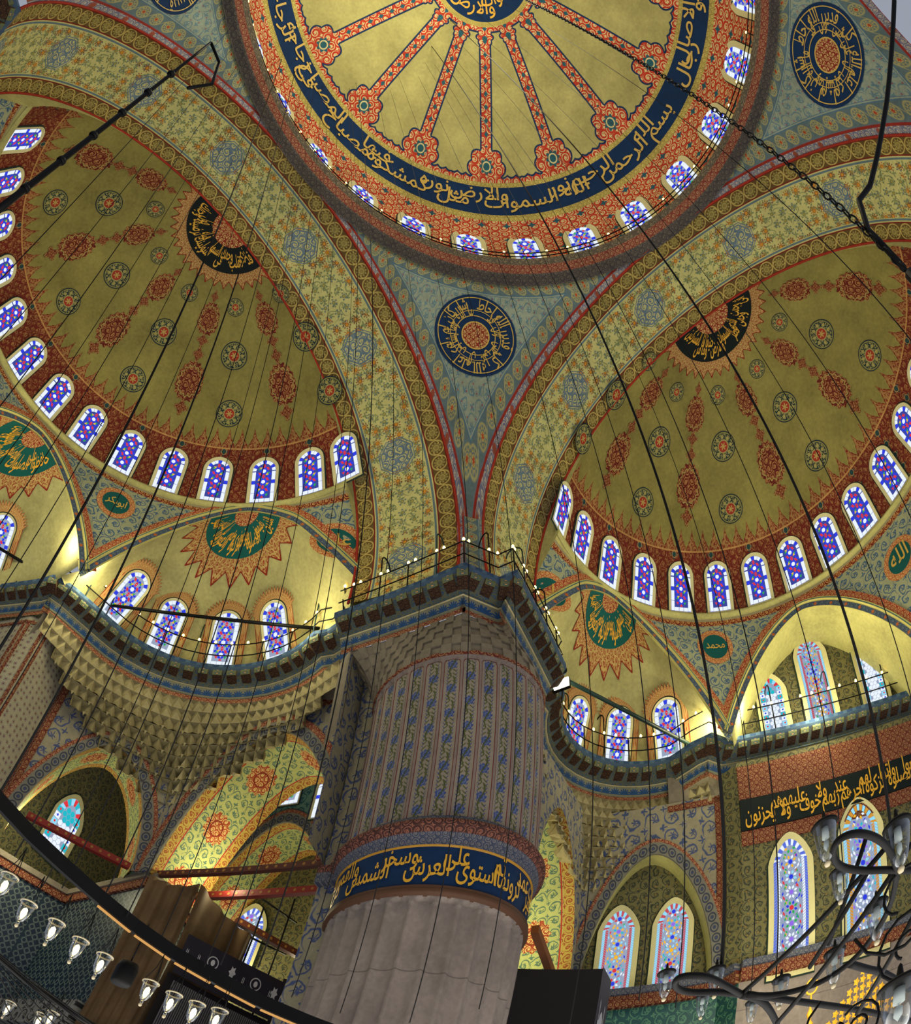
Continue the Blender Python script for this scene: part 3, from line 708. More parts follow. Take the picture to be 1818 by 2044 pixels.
def hex_panes(w, h, pt=True, seed=0):
    mb = MB(); b = w*0.22; r_ = random.Random(seed); y = 0.02; k = 0
    while y < h-w*0.6:
        for sg in (-1, 1):
            poly(mb, [(sg*(w/2-0.01), y), (sg*(w/2-b), y), (sg*(w/2-b), y+b*0.8), (sg*(w/2-0.01), y+b*0.8)], 0, [G_L, G_W, G_T, G_W][k % 4])
            poly(mb, regular(sg*(w/2-b/2), y+b*0.4, b*0.2, 4), 0.012, [G_R, G_B][k % 2])
        y += b*0.9; k += 1
    N = 11
    for k in range(N):
        a0, a1 = math.pi*k/N, math.pi*(k+0.9)/N; P_ = []
        for (a, o) in ((a0, 0.01), (a1, 0.01), (a1, b), (a0, b)):
            x = (w/2-o)*math.cos(a); P_.append((x, arch_y(x, w-2*o, h-o, pt)))
        poly(mb, P_, 0.0, [G_L, G_T, G_R][k % 3])
    s = w*0.10; j = 0; y = 0.1
    while y < h-b:
        for i in range(-3, 4):
            poly(mb, regular((i+(j % 2)*0.5)*s*1.75, y, s*0.93, 6, math.pi/6), 0, G_W if y < h-w*0.75 else G_T, w=w-2*b, h=h-b, pt=pt)
        y += s*1.52; j += 1
    return mb.mesh('glass_panes')
FRAMES = {}
def frame_mesh(w, h, pt, fw, depth, key):
    if key in FRAMES: return FRAMES[key]
    a = outline(w, h, pt); b = outline(w, h, pt, o=fw); c = outline(w, h, pt, o=fw+0.05); n = len(a)
    out = []
    for nm, (p, zp), (q, zq) in (('reveal', (a, -0.01), (b, depth)), ('line', (b, depth), (c, 0.0))):
        mb = MB(); P_ = np.array([[(x, y, zp), (X_, Y_, zq)] for (x, y), (X_, Y_) in zip(p, q)]); mb.grid(P_, smooth=False)
        i0, i1 = 0, n-1; mb.add([(p[0][0], p[0][1], zp), (p[-1][0], p[-1][1], zp), (q[-1][0], q[-1][1], zq), (q[0][0], q[0][1], zq)], [(0, 1, 2, 3)])
        out.append(mb.mesh('window_'+nm))
    out[0].materials.append(reveal); out[1].materials.append(green_line)
    mb = MB(); m = len(a); mb.add([(x, y, -0.012) for x, y in a], [tuple(range(m))]); g = mb.mesh('grille_ground'); g.materials.append(grille_b if key[-1] else grille); out.append(g)
    FRAMES[key] = out; return out
WN = [0]
def window(P, ex, ey, panes, w, h, pt, label, group, fw=0.16, depth=0.10, sc=1.0, deep=False):
    """P bottom centre, ex along the wall, ey up the wall"""
    ex = ex.normalized(); ey = (ey-ex*ey.dot(ex)).normalized(); en = ex.cross(ey)
    if en.dot(Vector(CAM)-P) < 0: ex = -ex; en = -en
    WN[0] += 1; o = empty('window_%d' % WN[0], (0, 0, 0), label, 'window', group, 'structure')
    o.matrix_world = Matrix(((ex.x*sc, ey.x*sc, en.x*sc, P.x), (ex.y*sc, ey.y*sc, en.y*sc, P.y), (ex.z*sc, ey.z*sc, en.z*sc, P.z), (0, 0, 0, 1)))
    fm = frame_mesh(w, h, pt, fw, depth, (w, h, pt, fw, depth, deep))
    link('window_frame', fm[0], None, o, keep=False); link('frame_line', fm[1], None, o, keep=False); link('plaster_grille', fm[2], None, o, keep=False)
    p = link('glass_panes', panes, None, o, keep=False); p['kind'] = 'stuff'
    return o
def gm(me, mat=None):
    me.materials.append(mat or glass); return me
pan_dome = gm(star_panes(1.3, 2.4, False, 1)); pan_semi = gm(star_panes(1.12, 2.2, False, 2)); pan_apse = gm(star_panes(1.15, 2.5, False, 3))
ORD = 'first second third fourth fifth sixth seventh eighth ninth tenth eleventh twelfth thirteenth fourteenth'.split()
# windows of the main dome drum
for k in range(26):
    a = R(4.7+13.846*k)
    if not (-75 < ((math.degrees(a)+180) % 360)-180 < 155): continue
    P = Vector((12.40*math.cos(a), 12.40*math.sin(a), 39.0)); top = Vector((11.95*math.cos(a), 11.95*math.sin(a), 41.6))
    window(P, Vector((-math.sin(a), math.cos(a), 0)), top-P, pan_dome, 1.3, 2.4, False, 'white star-glazed window low in the red band of the central dome', 'windows round the central dome', 0.26, 0.05)
# windows of the half domes
PSI = {'L': [-0.6]+[9.9+13.25*k for k in range(13)], 'R': [0.5, 12.2, 25.0, 38.2, 51.0, 63.3, 75.6, 87.4, 99.2, 111.0, 123.2, 135.6, 148.0, 160.4]}
for side in 'LR':
    for k, psi in enumerate(PSI[side]):
        b0, b1 = math.asin((30.08-EZ)/EB), math.asin((32.3-EZ)/EB)
        P = semi_pt(side, psi, b0, 0.03); T_ = semi_pt(side, psi, b1, 0.03); q = semi_pt(side, psi+1, b0, 0.03)-P
        window(P, q, T_-P, pan_semi, 1.12, 2.2, False, '%s window from the near pier in the %s half dome, star-patterned blue and white glass' % (ORD[k], 'left' if side == 'L' else 'right'), 'windows of the %s half dome' % ('left' if side == 'L' else 'right'), 0.15, 0.05, 1.0, True)

# ------------------------------------------------------------------ apses (exedrae) below the half domes
def apse(side, c, w, h, C_, rad, a_mid, a_half, label, nwin, mat='exedra_plaster', zb=24.0):
    o = empty('apse', LR(side, C_[0], C_[1], zb), label, 'apse', kind='structure'); n = 48; m = 18; P_ = []; U_ = []
    def surf(x, lam):          # x -0.93..0.93 along the arch, lam 0 at the arch .. 1 at the foot
        psi = c+w*x; za = 22.5+arch_h(x, h); q0 = cyl_pt('L', psi, max(za, zb), 10.15); s0, t0 = q0.x, q0.y
        al = R(a_mid+x/0.93*a_half); s1, t1 = C_[0]+rad*math.cos(al), C_[1]+rad*math.sin(al)
        q = lam*math.pi/2; return Vector(LR(side, s0+(s1-s0)*math.sin(q), t0+(t1-t0)*math.sin(q), zb+(max(za, zb)-zb)*math.cos(q)))
    for i in range(n+1):
        x = -0.93+1.86*i/n; P_.append([tuple(surf(x, j/m)) for j in range(m+1)]); U_.append([(i/n*12, j/m*7) for j in range(m+1)])
    MB().grid(np.array(P_), np.array(U_)).build('apse_vault', MATS[mat], o)
    return o, surf
def apse_window(side, C_, rad, al, z0, lean, label, group, panes=None, sf=None, am=(0, 1)):
    a = R(al); nrm = Vector(LR(side, math.cos(a), math.sin(a), 0)); tan = Vector(LR(side, -math.sin(a), math.cos(a), 0))
    P = Vector(LR(side, C_[0], C_[1], z0))+nrm*rad; up = (Vector((0, 0, 1))-nrm*lean).normalized()
    x_ = (al-am[0])/am[1]*0.93; fz = lambda zt: min(np.linspace(0.3, 1, 200), key=lambda l: abs(sf(x_, l).z-zt)); P = sf(x_, fz(z0)); up = (sf(x_, fz(z0+2.5))-P).normalized(); P = P-nrm*0.08
    o = window(P, tan, up, panes or pan_apse, 1.15, 2.5, False, label, group, 0.10, 0.05)
    ex = tan.normalized(); en = ex.cross(up)      # scalloped orange surround
    mb = MB(); N = 60; pts0 = outline(1.45, 2.65, False, 40); pts1 = []
    for i, (x, y) in enumerate(pts0):
        q = (abs(((i*0.5) % 1)-0.5)*2)**0.8; s = 1.0+0.0; px_, py_ = x, y-1.3; l = math.hypot(px_, py_); k_ = 0.34+0.24*q; pts1.append((x+px_/l*k_, y+py_/l*k_))
    fr = np.array([[(a_[0], a_[1], 0.035), ((a_[0]+b_[0])/2, (a_[1]+b_[1])/2, 0.035), (b_[0], b_[1], 0.03)] for a_, b_ in zip(pts0, pts1)])
    uv = np.array([[(i*0.35, 0), (i*0.35, 0.5), (i*0.35, 1)] for i in range(len(pts0))])
    link('painted_surround', MB().grid(fr, uv).mesh('painted_surround'), MATS['painted_fringe'], o, keep=False)
    return o
def apse_medallion(o, side, surf, word, radius=1.35, up=1):
    """half disc hanging below the crown of the apse arch"""
    def g(x, y, off=0.05):      # x along the arch, y from the arch edge down into the vault
        p = surf(x/6.3, min(1, y/7.6)); q = surf(0.0, 0.5)
        cen = Vector(LR(side, *CC, 24.0)); d = (cen-p).normalized(); return p+d*off
    return g
AP = {}
for side, Cc, rad in (('L', (7.7, 21.7), 6.0), ('R', (7.5, 22.1), 5.5)):
    nm = 'left' if side == 'L' else 'right'
    o, sf = apse(side, 26.0, 34.0, 7.05, Cc, rad, 38 if side == 'L' else 42, 76, 'bright plaster apse beside the near pier under the %s half dome' % nm, 5); AP[side] = (o, sf, Cc)
    al = {'L': (81, 54, 26, -1, -31), 'R': (20, 48, 74, -8)}[side]
    if side == 'L': al = [a_ for a_ in al]
    else: al = [28, 56, 84]
    for k, a_ in enumerate(al): apse_window(side, Cc, rad-0.08, a_, 24.75, 0.16, 'apse window with orange scalloped surround, %s from the near pier in the %s apse' % (ORD[len(al)-1-k if side == 'L' else k], nm), 'windows of the %s apse beside the pier' % nm, None, sf, (38 if side == 'L' else 42, 76))
    # half medallion under the crown
    CC = Cc
    def g(x, y, off=0.05, sf=sf, Cc=Cc, side=side):
        p = sf(x*1.38/9.2, min(1.0, y*1.3/7.4)); cen = Vector(LR(side, Cc[0], Cc[1], 24.0)); return p+(cen-p).normalized()*off
    annulus(MB(), lambda x, y: g(x, abs(y), 0.04), 1.7, 2.75, 200, 0, math.pi, shape=lambda a: 0.50+0.50*(abs(((a*11/math.pi) % 1)-0.5)*2)**1.2, rings=4, rep=20).build('medallion_fringe', MATS['painted_fringe'], o)
    annulus(MB(), lambda x, y: g(x, abs(y), 0.06), 0.55, 1.75, 48, 0, math.pi, rings=5).build('medallion_field', MATS['green_paint'], o)
    annulus(MB(), lambda x, y: g(x, abs(y), 0.07), 0.02, 0.58, 30, 0, math.pi, rings=3, rep=8).build('medallion_centre', MATS['painted_star_centre'], o)
    def tm(x, y, g=g, side=side):
        a = R(5)+(x/1.3 if side == 'R' else math.pi-x/1.3)*0.945; a = math.pi-a if False else a
        r = 1.68-y; xx = r*math.cos(a); return g(-xx if side == 'L' else -xx, abs(r*math.sin(a)), 0.09)
    def tm2(x, y, g=g, side=side):
        a = math.pi*(0.03+0.94*(x/(1.3*math.pi))); r = 1.68-y; sx_ = -1 if side == 'R' else 1
        return g(sx_*r*math.cos(a), r*math.sin(a), 0.09)
    lettering('medallion_lettering', 'الذين يقيمون الصلوة ويوتون الزكوة وهم راكعون يا ايها الذين امنوا', tm2, 1.3*math.pi, 1.02, MATS['gold_leaf'], o)
o, sf = apse('L', 86.0, 28.0, 6.3, (0.4, 27.6), 5.3, 90, 78, 'farther bright apse at the left edge of the frame, its green half medallion cut by the frame', 3)
def g(x, y, off=0.05, sf=sf):
    p = sf(x*1.32/8.0, min(1.0, y*1.3/6.8)); return p+(Vector((0.4, 27.6, 24))-p).normalized()*off
annulus(MB(), lambda x, y: g(x, abs(y), 0.04), 1.7, 2.6, 200, 0, math.pi, shape=lambda a: 0.50+0.50*(abs(((a*11/math.pi) % 1)-0.5)*2)**1.2, rings=4, rep=20).build('medallion_fringe', MATS['painted_fringe'], o)
annulus(MB(), lambda x, y: g(x, abs(y), 0.06), 0.55, 1.75, 48, 0, math.pi, rings=5).build('medallion_field', MATS['green_paint'], o)
annulus(MB(), lambda x, y: g(x, abs(y), 0.07), 0.02, 0.58, 30, 0, math.pi, rings=3, rep=8).build('medallion_centre', MATS['painted_star_centre'], o)
lettering('medallion_lettering', 'حافظوا على الصلوات والصلوة الوسطى وقوموا لله قانتين', lambda x, y: g((1.68-y)*math.cos(math.pi*(0.03+0.94*x/4.1)), (1.68-y)*math.sin(math.pi*(0.03+0.94*x/4.1)), 0.09), 4.1, 1.02, MATS['gold_leaf'], o)
for k, a_ in enumerate((20, 48)): apse_window('L', (0.4, 27.6), 5.2, a_, 24.9, 0.16, ('apse window at the left edge beside the bright pendentive foot' if k == 0 else 'apse window farthest left, mostly behind the balcony'), 'windows of the far left apse', None, sf, (90, 78))

# ------------------------------------------------------------------ balcony cornices
def f_corn():
    u, v = uvs(); u1 = (frac(u*2.0)-0.5)*0.5; c = mix(sm(absx(u1)-0.10, 0.03), lin((44, 66, 96)), lin((70, 92, 112)))
    c = mix(gt(v, 0.14), c, lin((60, 78, 96)))
    m = frac(u*(1/0.62)); under = mix(scroll(u, v, 0.3, 0.14), lin((86, 86, 64)), lin((44, 70, 94)))  # paint between the brackets, darkened to hold the shade under the cornice
    c = mix(gt(v, 0.30), c, under)
    pal = (frac(u*(1/0.40))-0.5)*0.40; vv = v-1.12; fan = sm(polar(pal, vv-0.30)[0]-(absx(cos(polar(pal, vv-0.30)[1]*7.0))*0.11+0.14), 0.03)*gt(0.31, vv)
    fr = mix(fan, lin((112, 110, 88)), lin((34, 66, 104))); c = mix(gt(v, 1.12), c, fr); c = mix(sm(absx(v-1.10)-0.02, 0.01), c, lin((196, 180, 130)))
    red = mix(scroll(u, v, 0.2, 0.15), lin((112, 46, 34)), lin((166, 134, 92))); c = mix(gt(v, 1.52), c, red); return c
material('balcony_cornice_paint', f_corn, grime=0.4)
def f_brk():
    u, v = uvs(); x, y, i, j = cell(u, v, 1.0); c = mix(flower(x, y, 0.34, 8, 0.3)[0], lin((92, 96, 62)), lin((34, 72, 100))); return mix(flower(x, y, 0.16, 6, 0.3)[0], c, lin((206, 150, 50)))
material('painted_bracket', f_brk, grime=0.3)
material('bracket_underside', lambda: mix(scroll(uvs()[0], uvs()[1], 0.5, 0.14), lin((40, 24, 16)), lin((84, 58, 34))), grime=0.3)  # dark carved brown, deepened in the colour for the shade underneath
def densify(path, step=0.35):
    out = []
    for (x0, y0), (x1, y1) in zip(path[:-1], path[1:]):
        n = max(1, int(math.hypot(x1-x0, y1-y0)/step))
        out += [(x0+(x1-x0)*k/n, y0+(y1-y0)*k/n) for k in range(n)]
    return out+[path[-1]]
def normals(path):
    N = []
    for i, p in enumerate(path):
        a = path[max(0, i-1)]; b = path[min(len(path)-1, i+1)]
        def ln(p, q): d = Vector((q[0]-p[0], q[1]-p[1])); d.normalize(); return Vector((-d.y, d.x))
        n1 = ln(a, p) if i > 0 else ln(p, b); n2 = ln(p, b) if i < len(path)-1 else n1
        m = (n1+n2); m.normalize(); N.append(m/max(0.5, m.dot(n1)))
    return N
def arc(cx, cy_, r, a0, a1, n=14): return [(cx+r*math.cos(R(a0+(a1-a0)*k/n)), cy_+r*math.sin(R(a0+(a1-a0)*k/n))) for k in range(n+1)]
ZC = 24.2
CPROF = [(0.55, 0.02), (0.0, 0.04), (0.0, -0.13), (0.05, -0.2), (0.32, -0.42), (0.62, -0.66), (0.62, -0.72), (0.70, -0.74), (0.86, -1.10), (0.90, -1.12), (0.90, -1.32)]
def cornice(name, path, label, zc=ZC):
    o = empty(name, (path[0][0], path[0][1], zc), label, 'cornice', kind='structure')
    pd = densify(path); N = normals(pd); cs = [0.0]
    for a, b in zip(pd[:-1], pd[1:]): cs.append(cs[-1]+math.dist(a, b))
    vs_ = [0]; 
    for a, b in zip(CPROF[:-1], CPROF[1:]): vs_.append(vs_[-1]+math.dist(a, b))
    vmap = [-0.1, 0.0, 0.17, 0.25, 0.6, 1.0, 1.06, 1.12, 1.50, 1.53, 1.75]
    P_ = np.array([[(p[0]+n.x*d, p[1]+n.y*d, zc+z) for d, z in CPROF] for p, n in zip(pd, N)]); U_ = np.array([[(c, v) for v in vmap] for c in cs])
    MB().grid(P_, U_, smooth=False).build('cornice_moulding', MATS['balcony_cornice_paint'], o)
    # one bracket mesh shared by all brackets
    if 'bracket' not in MESH:
        mb = MB(); w = 0.21
        pr = [(0.06, -0.13), (0.06, -0.30), (0.14, -0.42), (0.34, -0.50), (0.60, -0.62), (0.62, -0.30), (0.30, -0.13)]
        v = [(x, -w if s else w, z) for s in (0, 1) for x, z in pr]; m = len(pr)
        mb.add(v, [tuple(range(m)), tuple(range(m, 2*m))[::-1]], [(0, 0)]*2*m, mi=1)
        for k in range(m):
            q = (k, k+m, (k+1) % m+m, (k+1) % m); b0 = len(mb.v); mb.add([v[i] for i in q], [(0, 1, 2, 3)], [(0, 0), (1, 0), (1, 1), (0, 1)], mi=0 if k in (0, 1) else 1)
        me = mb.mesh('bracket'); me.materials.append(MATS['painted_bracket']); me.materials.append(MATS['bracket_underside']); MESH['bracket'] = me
    s = 0.35; L_ = cs[-1]
    while s < L_-0.2:
        i = max(0, min(len(cs)-2, int(np.searchsorted(cs, s))-1)); f_ = (s-cs[i])/(cs[i+1]-cs[i]+1e-9)
        p = Vector((pd[i][0]+(pd[i+1][0]-pd[i][0])*f_, pd[i][1]+(pd[i+1][1]-pd[i][1])*f_, zc)); n = (N[i]*(1-f_)+N[i+1]*f_).normalized()
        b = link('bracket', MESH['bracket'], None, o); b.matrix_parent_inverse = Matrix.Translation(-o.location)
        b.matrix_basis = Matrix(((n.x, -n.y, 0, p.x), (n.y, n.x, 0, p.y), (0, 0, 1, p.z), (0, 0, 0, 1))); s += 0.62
    return o
MESH = {}
pl_center = arc(0.4, 28.0, 4.9, 110, -5)
pL = [(4.6, 31.0), (5.15, 28.5), (5.2, 27.55), (6.2, 27.2)]+arc(7.7, 21.6, 5.25, 82, -30)+[(12.35, 18.4), (12.2, 17.9), (11.7, 17.65)]
pP = [(11.7, 17.75), (11.7, 12.35), (12.95, 11.5), (12.95, 10.8), (18.4, 10.72)]
pW = [(26.85, 5.3), (30.2, -3.8), (31.6, -7.6)]
pR = [(18.6, 10.75), (19.2, 11.3)]+arc(22.0, 7.2, 4.55, 118, 10)+[(26.05, 6.9), (25.95, 5.95), (26.85, 5.3), (30.2, -3.8), (31.6, -7.6)]
pT = [(-13.2, 6.0), (-12.95, 10.9), (-12.95, 11.5), (-11.7, 12.35), (-11.7, 17.7)]
CORN = {}
CORN['L'] = cornice('balcony_cornice', pL, 'bracketed blue cornice curving round the left apse')
CORN['P'] = cornice('pier_cornice', pP, 'bracketed square cornice crowning the near fluted pier')
CORN['R'] = cornice('balcony_cornice', pR, 'bracketed blue cornice curving round the right apse and running straight below the three lunette windows')
CORN['T'] = cornice('pier_cornice', pT, 'dark cornice corner of another pier in the top left corner of the photo')
CORN['F'] = cornice('balcony_cornice', [(-4.0, 31.2)]+arc(0.4, 28.6, 4.7, 140, 30)[::1]+[(4.62, 31.0)], 'far cornice behind the left edge')
# ------------------------------------------------------------------ lower walls, muqarnas, pier
def f_spandrel():
    u, v = uvs(); c = mix(scroll(u, v, 0.85, 0.10, 1.5), lin((138, 130, 106)), lin((62, 74, 110))); return c
material('spandrel_paint', f_spandrel, grime=0.35)
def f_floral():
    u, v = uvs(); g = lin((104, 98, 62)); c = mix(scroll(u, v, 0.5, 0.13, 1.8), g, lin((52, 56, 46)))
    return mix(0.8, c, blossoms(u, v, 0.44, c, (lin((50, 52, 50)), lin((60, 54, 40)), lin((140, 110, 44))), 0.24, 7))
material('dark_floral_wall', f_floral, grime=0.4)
material('blue_green_wall', lambda: mix(scroll(uvs()[0], uvs()[1], 0.7, 0.13, 1.8), lin((96, 128, 112)), lin((42, 84, 88))), grime=0.4)
def f_vaultp():
    u, v = uvs(); g = lin((168, 170, 104)); c = mix(scroll(u, v, 0.5, 0.12, 1.8), g, lin((76, 104, 90)))
    kx = (frac(u*(1/2.6))-0.5)*2.6; ky = v-1.5; r, t = polar(kx, ky); m = mix(scroll(kx, ky, 0.3, 0.16), lin((150, 60, 34)), lin((206, 180, 112)))
    c = mix(sm(r-(cos(t*12.0)*0.05+0.62), 0.03), c, m); c = mix(ringm(r, 0.30, 0.03), c, lin((120, 40, 26)))
    e = mn(v, 3.0-v); strip = mix(scroll(u, e, 0.36, 0.15), lin((176, 150, 70)), lin((140, 60, 34))); c = mix(lt(e, 0.42), c, strip); return mix(sm(absx(e-0.47)-0.03, 0.02), c, lin((166, 50, 32)))
material('gallery_vault_paint', f_vaultp, grime=0.3)
def f_arch():
    u, v = uvs(); x = (frac(u*(1/0.42))-0.5)*0.42; r, t = polar(x, v-0.25); c = mix(sm(absx(r-0.16)-0.03, 0.03), lin((112, 108, 96)), lin((50, 56, 72)))
    c = mix(sm(r-0.08, 0.03), c, lin((60, 66, 90))); c = mix(gt(v, 0.52), c, mix(scroll(u, v, 0.24, 0.15), lin((112, 44, 34)), lin((164, 124, 88)))); return c
material('arch_border_paint', f_arch, grime=0.3)
material('red_band_paint', lambda: mix(scroll(uvs()[0], uvs()[1], 0.26, 0.15), lin((92, 36, 26)), lin((146, 108, 72))), grime=0.3)
material('muqarnas_stone', lambda: lin((150, 138, 98)), grime=0.5)
plain('dark_stone', (116, 106, 90), 0.85, grime=0.5)
def f_tile():
    u, v = uvs(); x, y, i, j = cell(u, v, 0.34); r, t = polar(x, y); l = mx(sm(absx(r-0.30)-0.05, 0.05), sm(absx(absx(x)+absx(y)-0.5)-0.045, 0.05)); c = mix(l, lin((20, 38, 54)), lin((100, 112, 106)))
    return mix(mx(sm(absx(frac(u*0.5)-0.5)-0.49, 0.01)*0.0, lt(frac(u*0.4), 0.04)), c, lin((16, 40, 52)))
material('blue_tile_wall', f_tile, rough=0.35, grime=0.4, spec=0.5)
def f_gtile():
    u, v = uvs(); c = mix(scroll(u, v, 0.5, 0.13, 1.8), lin((10, 66, 66)), lin((70, 118, 92))); return c
material('green_tile_wall', f_gtile, rough=0.4, grime=0.3, spec=0.5)
def f_marb():
    n = noise(0.45, 8, rough=0.68); m = noise(3.0, 6, rough=0.7); c = mix(n, lin((96, 84, 78)), lin((168, 154, 140))); c = mix(M_('MULTIPLY', m, 0.5), c, lin((110, 98, 96)))
    t = X.T.nodes.new('ShaderNodeTexCoord'); s = X.T.nodes.new('ShaderNodeSeparateXYZ'); X.T.links.new(t.outputs['Object'], s.inputs[0]); z = X(s.outputs[2])
    j = sm(absx(frac(z*0.42+0.1)-0.5)-0.006, 0.006); return mix(j*0.6, c, lin((60, 52, 50)))
material('grey_marble', f_marb, rough=0.5, grime=0.5, spec=0.35)
def f_flute():
    u, z = uvs(); x = frac(u)-0.5; q_ = mx(z-20.42, 0.0)*(1/0.27); e = sqrt(x*x*4.0+q_*q_)*0.5; g = lin((138, 128, 112)); s = 0.95
    k = frac(z*(1/s)+floor(u)*0.5)-0.5; y = k*s; xx = x*0.66
    r, t = polar(xx, y); c = mix(sm(r-(absx(cos(t*3.5))*0.05+0.13), 0.03), g, lin((60, 78, 128))); c = mix(ringm(r, 0.09, 0.012), c, lin((110, 116, 136)))
    r2, t2 = polar(xx, absx(y)-0.34); c = mix(sm(absx(xx-sin(y*6.0)*0.10)-0.028, 0.02), c, lin((70, 76, 40)))
    lf = sm(absx(sin(y*19.0+absx(xx)*18.0))-0.5, 0.2)*sm(absx(absx(xx)-0.09)-0.07, 0.03)*gt(absx(y), 0.15); c = mix(lf, c, lin((84, 88, 46)))
    lf2 = sm(absx(sin(y*23.0-absx(xx)*22.0))-0.4, 0.2)*sm(absx(absx(xx)-0.15)-0.03, 0.02); c = mix(lf2, c, lin((60, 66, 120)))
    c = mix(gt(e, 0.41), c, lin((126, 112, 104))); return mix(sm(absx(e-0.42)-0.016, 0.01), c, lin((100, 30, 26)))
material('painted_flutes', f_flute, grime=0.35)
def f_mould():
    u, v = uvs(); c = mix(scroll(u, v, 0.28, 0.15), lin((66, 40, 36)), lin((134, 84, 66))); b = mix(scroll(u, v, 0.2, 0.16), lin((60, 66, 84)), lin((112, 108, 106))); return mix(lt(v, 0.35), mix(gt(v, 0.85), c, b), b)
material('carved_moulding', f_mould, grime=0.3)

def wall(name, p0, p1, z0, z1, mat, parent, arch=None, thick=None, nz=10):
    """vertical wall from p0 to p1; arch = (centre along, half width, spring z, apex z)"""
    L_ = math.dist(p0, p1); d = ((p1[0]-p0[0])/L_, (p1[1]-p0[1])/L_)
    us = np.linspace(0, L_, max(2, int(L_/0.12)))
    if arch: us = np.sort(np.concatenate([us, [arch[0]-arch[1], arch[0]-arch[1]+1e-3, arch[0]+arch[1]-1e-3, arch[0]+arch[1]]])); us = us[(us >= 0) & (us <= L_)]
    P_ = []; U_ = []
    for u in us:
        zb = z0
        if arch and abs(u-arch[0]) < arch[1]: zb = arch[2]+(arch[3]-arch[2])*(1-(abs(u-arch[0])/arch[1])**1.8)**0.62
        P_.append([(p0[0]+d[0]*u, p0[1]+d[1]*u, zb+(z1-zb)*k/nz) for k in range(nz+1)]); U_.append([(u, zb+(z1-zb)*k/nz) for k in range(nz+1)])
    return MB().grid(np.array(P_), np.array(U_), smooth=False).build(name, mat, parent)
def arch_pts(p0, p1, arch, off=0.0, foot=True, n=40):
    L_ = math.dist(p0, p1); d = ((p1[0]-p0[0])/L_, (p1[1]-p0[1])/L_); out = []
    for k in range(n+1):
        x = -math.cos(math.pi*k/n); z = arch[2]+(arch[3]-arch[2]+off)*(1-abs(x)**1.8)**0.62; u = arch[0]+x*(arch[1]+off); out.append((p0[0]+d[0]*u, p0[1]+d[1]*u, z))
    return out
def arch_band(name, p0, p1, arch, w, out, mat, parent, foot=0.0):
    """flat raised archivolt of width w, standing out by `out` towards the room"""
    a = arch_pts(p0, p1, arch); b = arch_pts(p0, p1, arch, w); n = wn(p0, p1)
    P_ = []; U_ = []; s = 0
    for k, (p, q) in enumerate(zip(a, b)):
        if k: s += math.dist(a[k-1], p)
        r = [(p, 0.0), (p, out), (q, out), (q, 0.0)]; P_.append([(c[0]+n[0]*o, c[1]+n[1]*o, c[2]) for c, o in r]); U_.append([(s, 0), (s, 0.02), (s, w), (s, w)])
    return MB().grid(np.array(P_), np.array(U_), smooth=False).build(name, mat, parent)
def wn(p0, p1):             # normal towards the camera side
    L_ = math.dist(p0, p1); n = (-(p1[1]-p0[1])/L_, (p1[0]-p0[0])/L_)
    return n if n[0]*(CAM[0]-p0[0])+n[1]*(CAM[1]-p0[1]) > 0 else (-n[0], -n[1])
def arch_soffit(name, p0, p1, arch, depth, zfoot, mat, parent, skew=(0, 0)):
    a = arch_pts(p0, p1, arch); n = wn(p0, p1); a = [(a[0][0], a[0][1], zfoot)]+a+[(a[-1][0], a[-1][1], zfoot)]
    P_ = []; U_ = []; s = 0
    for k, p in enumerate(a):
        if k: s += math.dist(a[k-1], p)
        P_.append([(p[0]-n[0]*depth*t+skew[0]*t, p[1]-n[1]*depth*t+skew[1]*t, p[2]) for t in (0, 0.25, 0.5, 0.75, 1)]); U_.append([(s, 3.0*t) for t in (0, 0.25, 0.5, 0.75, 1)])
    return MB().grid(np.array(P_), np.array(U_)).build(name, mat, parent)
def strip(name, p0, p1, z0, z1, out, mat, parent):
    n = wn(p0, p1); L_ = math.dist(p0, p1); mb = MB()
    q = [(p[0]+n[0]*o, p[1]+n[1]*o, z) for p, o in ((p0, 0), (p0, out), (p1, out), (p1, 0)) for z in (z0, z1)]
    mb.add(q, [(2, 4, 5, 3), (0, 2, 3, 1), (4, 6, 7, 5), (0, 6, 4, 2), (1, 3, 5, 7)], [(0, 0), (0, z1-z0), (0, 0), (0, z1-z0), (L_, 0), (L_, z1-z0), (L_, 0), (L_, z1-z0)])
    return mb.build(name, mat, parent)
def frame_line(p0, p1, u0, u1, z0, z1, w, mat, parent, name='red_border'):
    L_ = math.dist(p0, p1); d = ((p1[0]-p0[0])/L_, (p1[1]-p0[1])/L_); f = lambda u: (p0[0]+d[0]*u, p0[1]+d[1]*u)
    if abs(u1-u0) < 1e-6: return strip(name, f(u0-w/2), f(u0+w/2), z0, z1, 0.06, mat, parent)
    return strip(name, f(u0), f(u1), z0, z0+w, 0.06, mat, parent)
def lerp2(poly, q):
    L_ = [0]
    for a, b in zip(poly[:-1], poly[1:]): L_.append(L_[-1]+math.dist(a, b))
    s = q*L_[-1]; i = max(0, min(len(poly)-2, int(np.searchsorted(L_, s))-1)); f_ = (s-L_[i])/(L_[i+1]-L_[i]+1e-9)
    return (poly[i][0]+(poly[i+1][0]-poly[i][0])*f_, poly[i][1]+(poly[i+1][1]-poly[i][1])*f_)
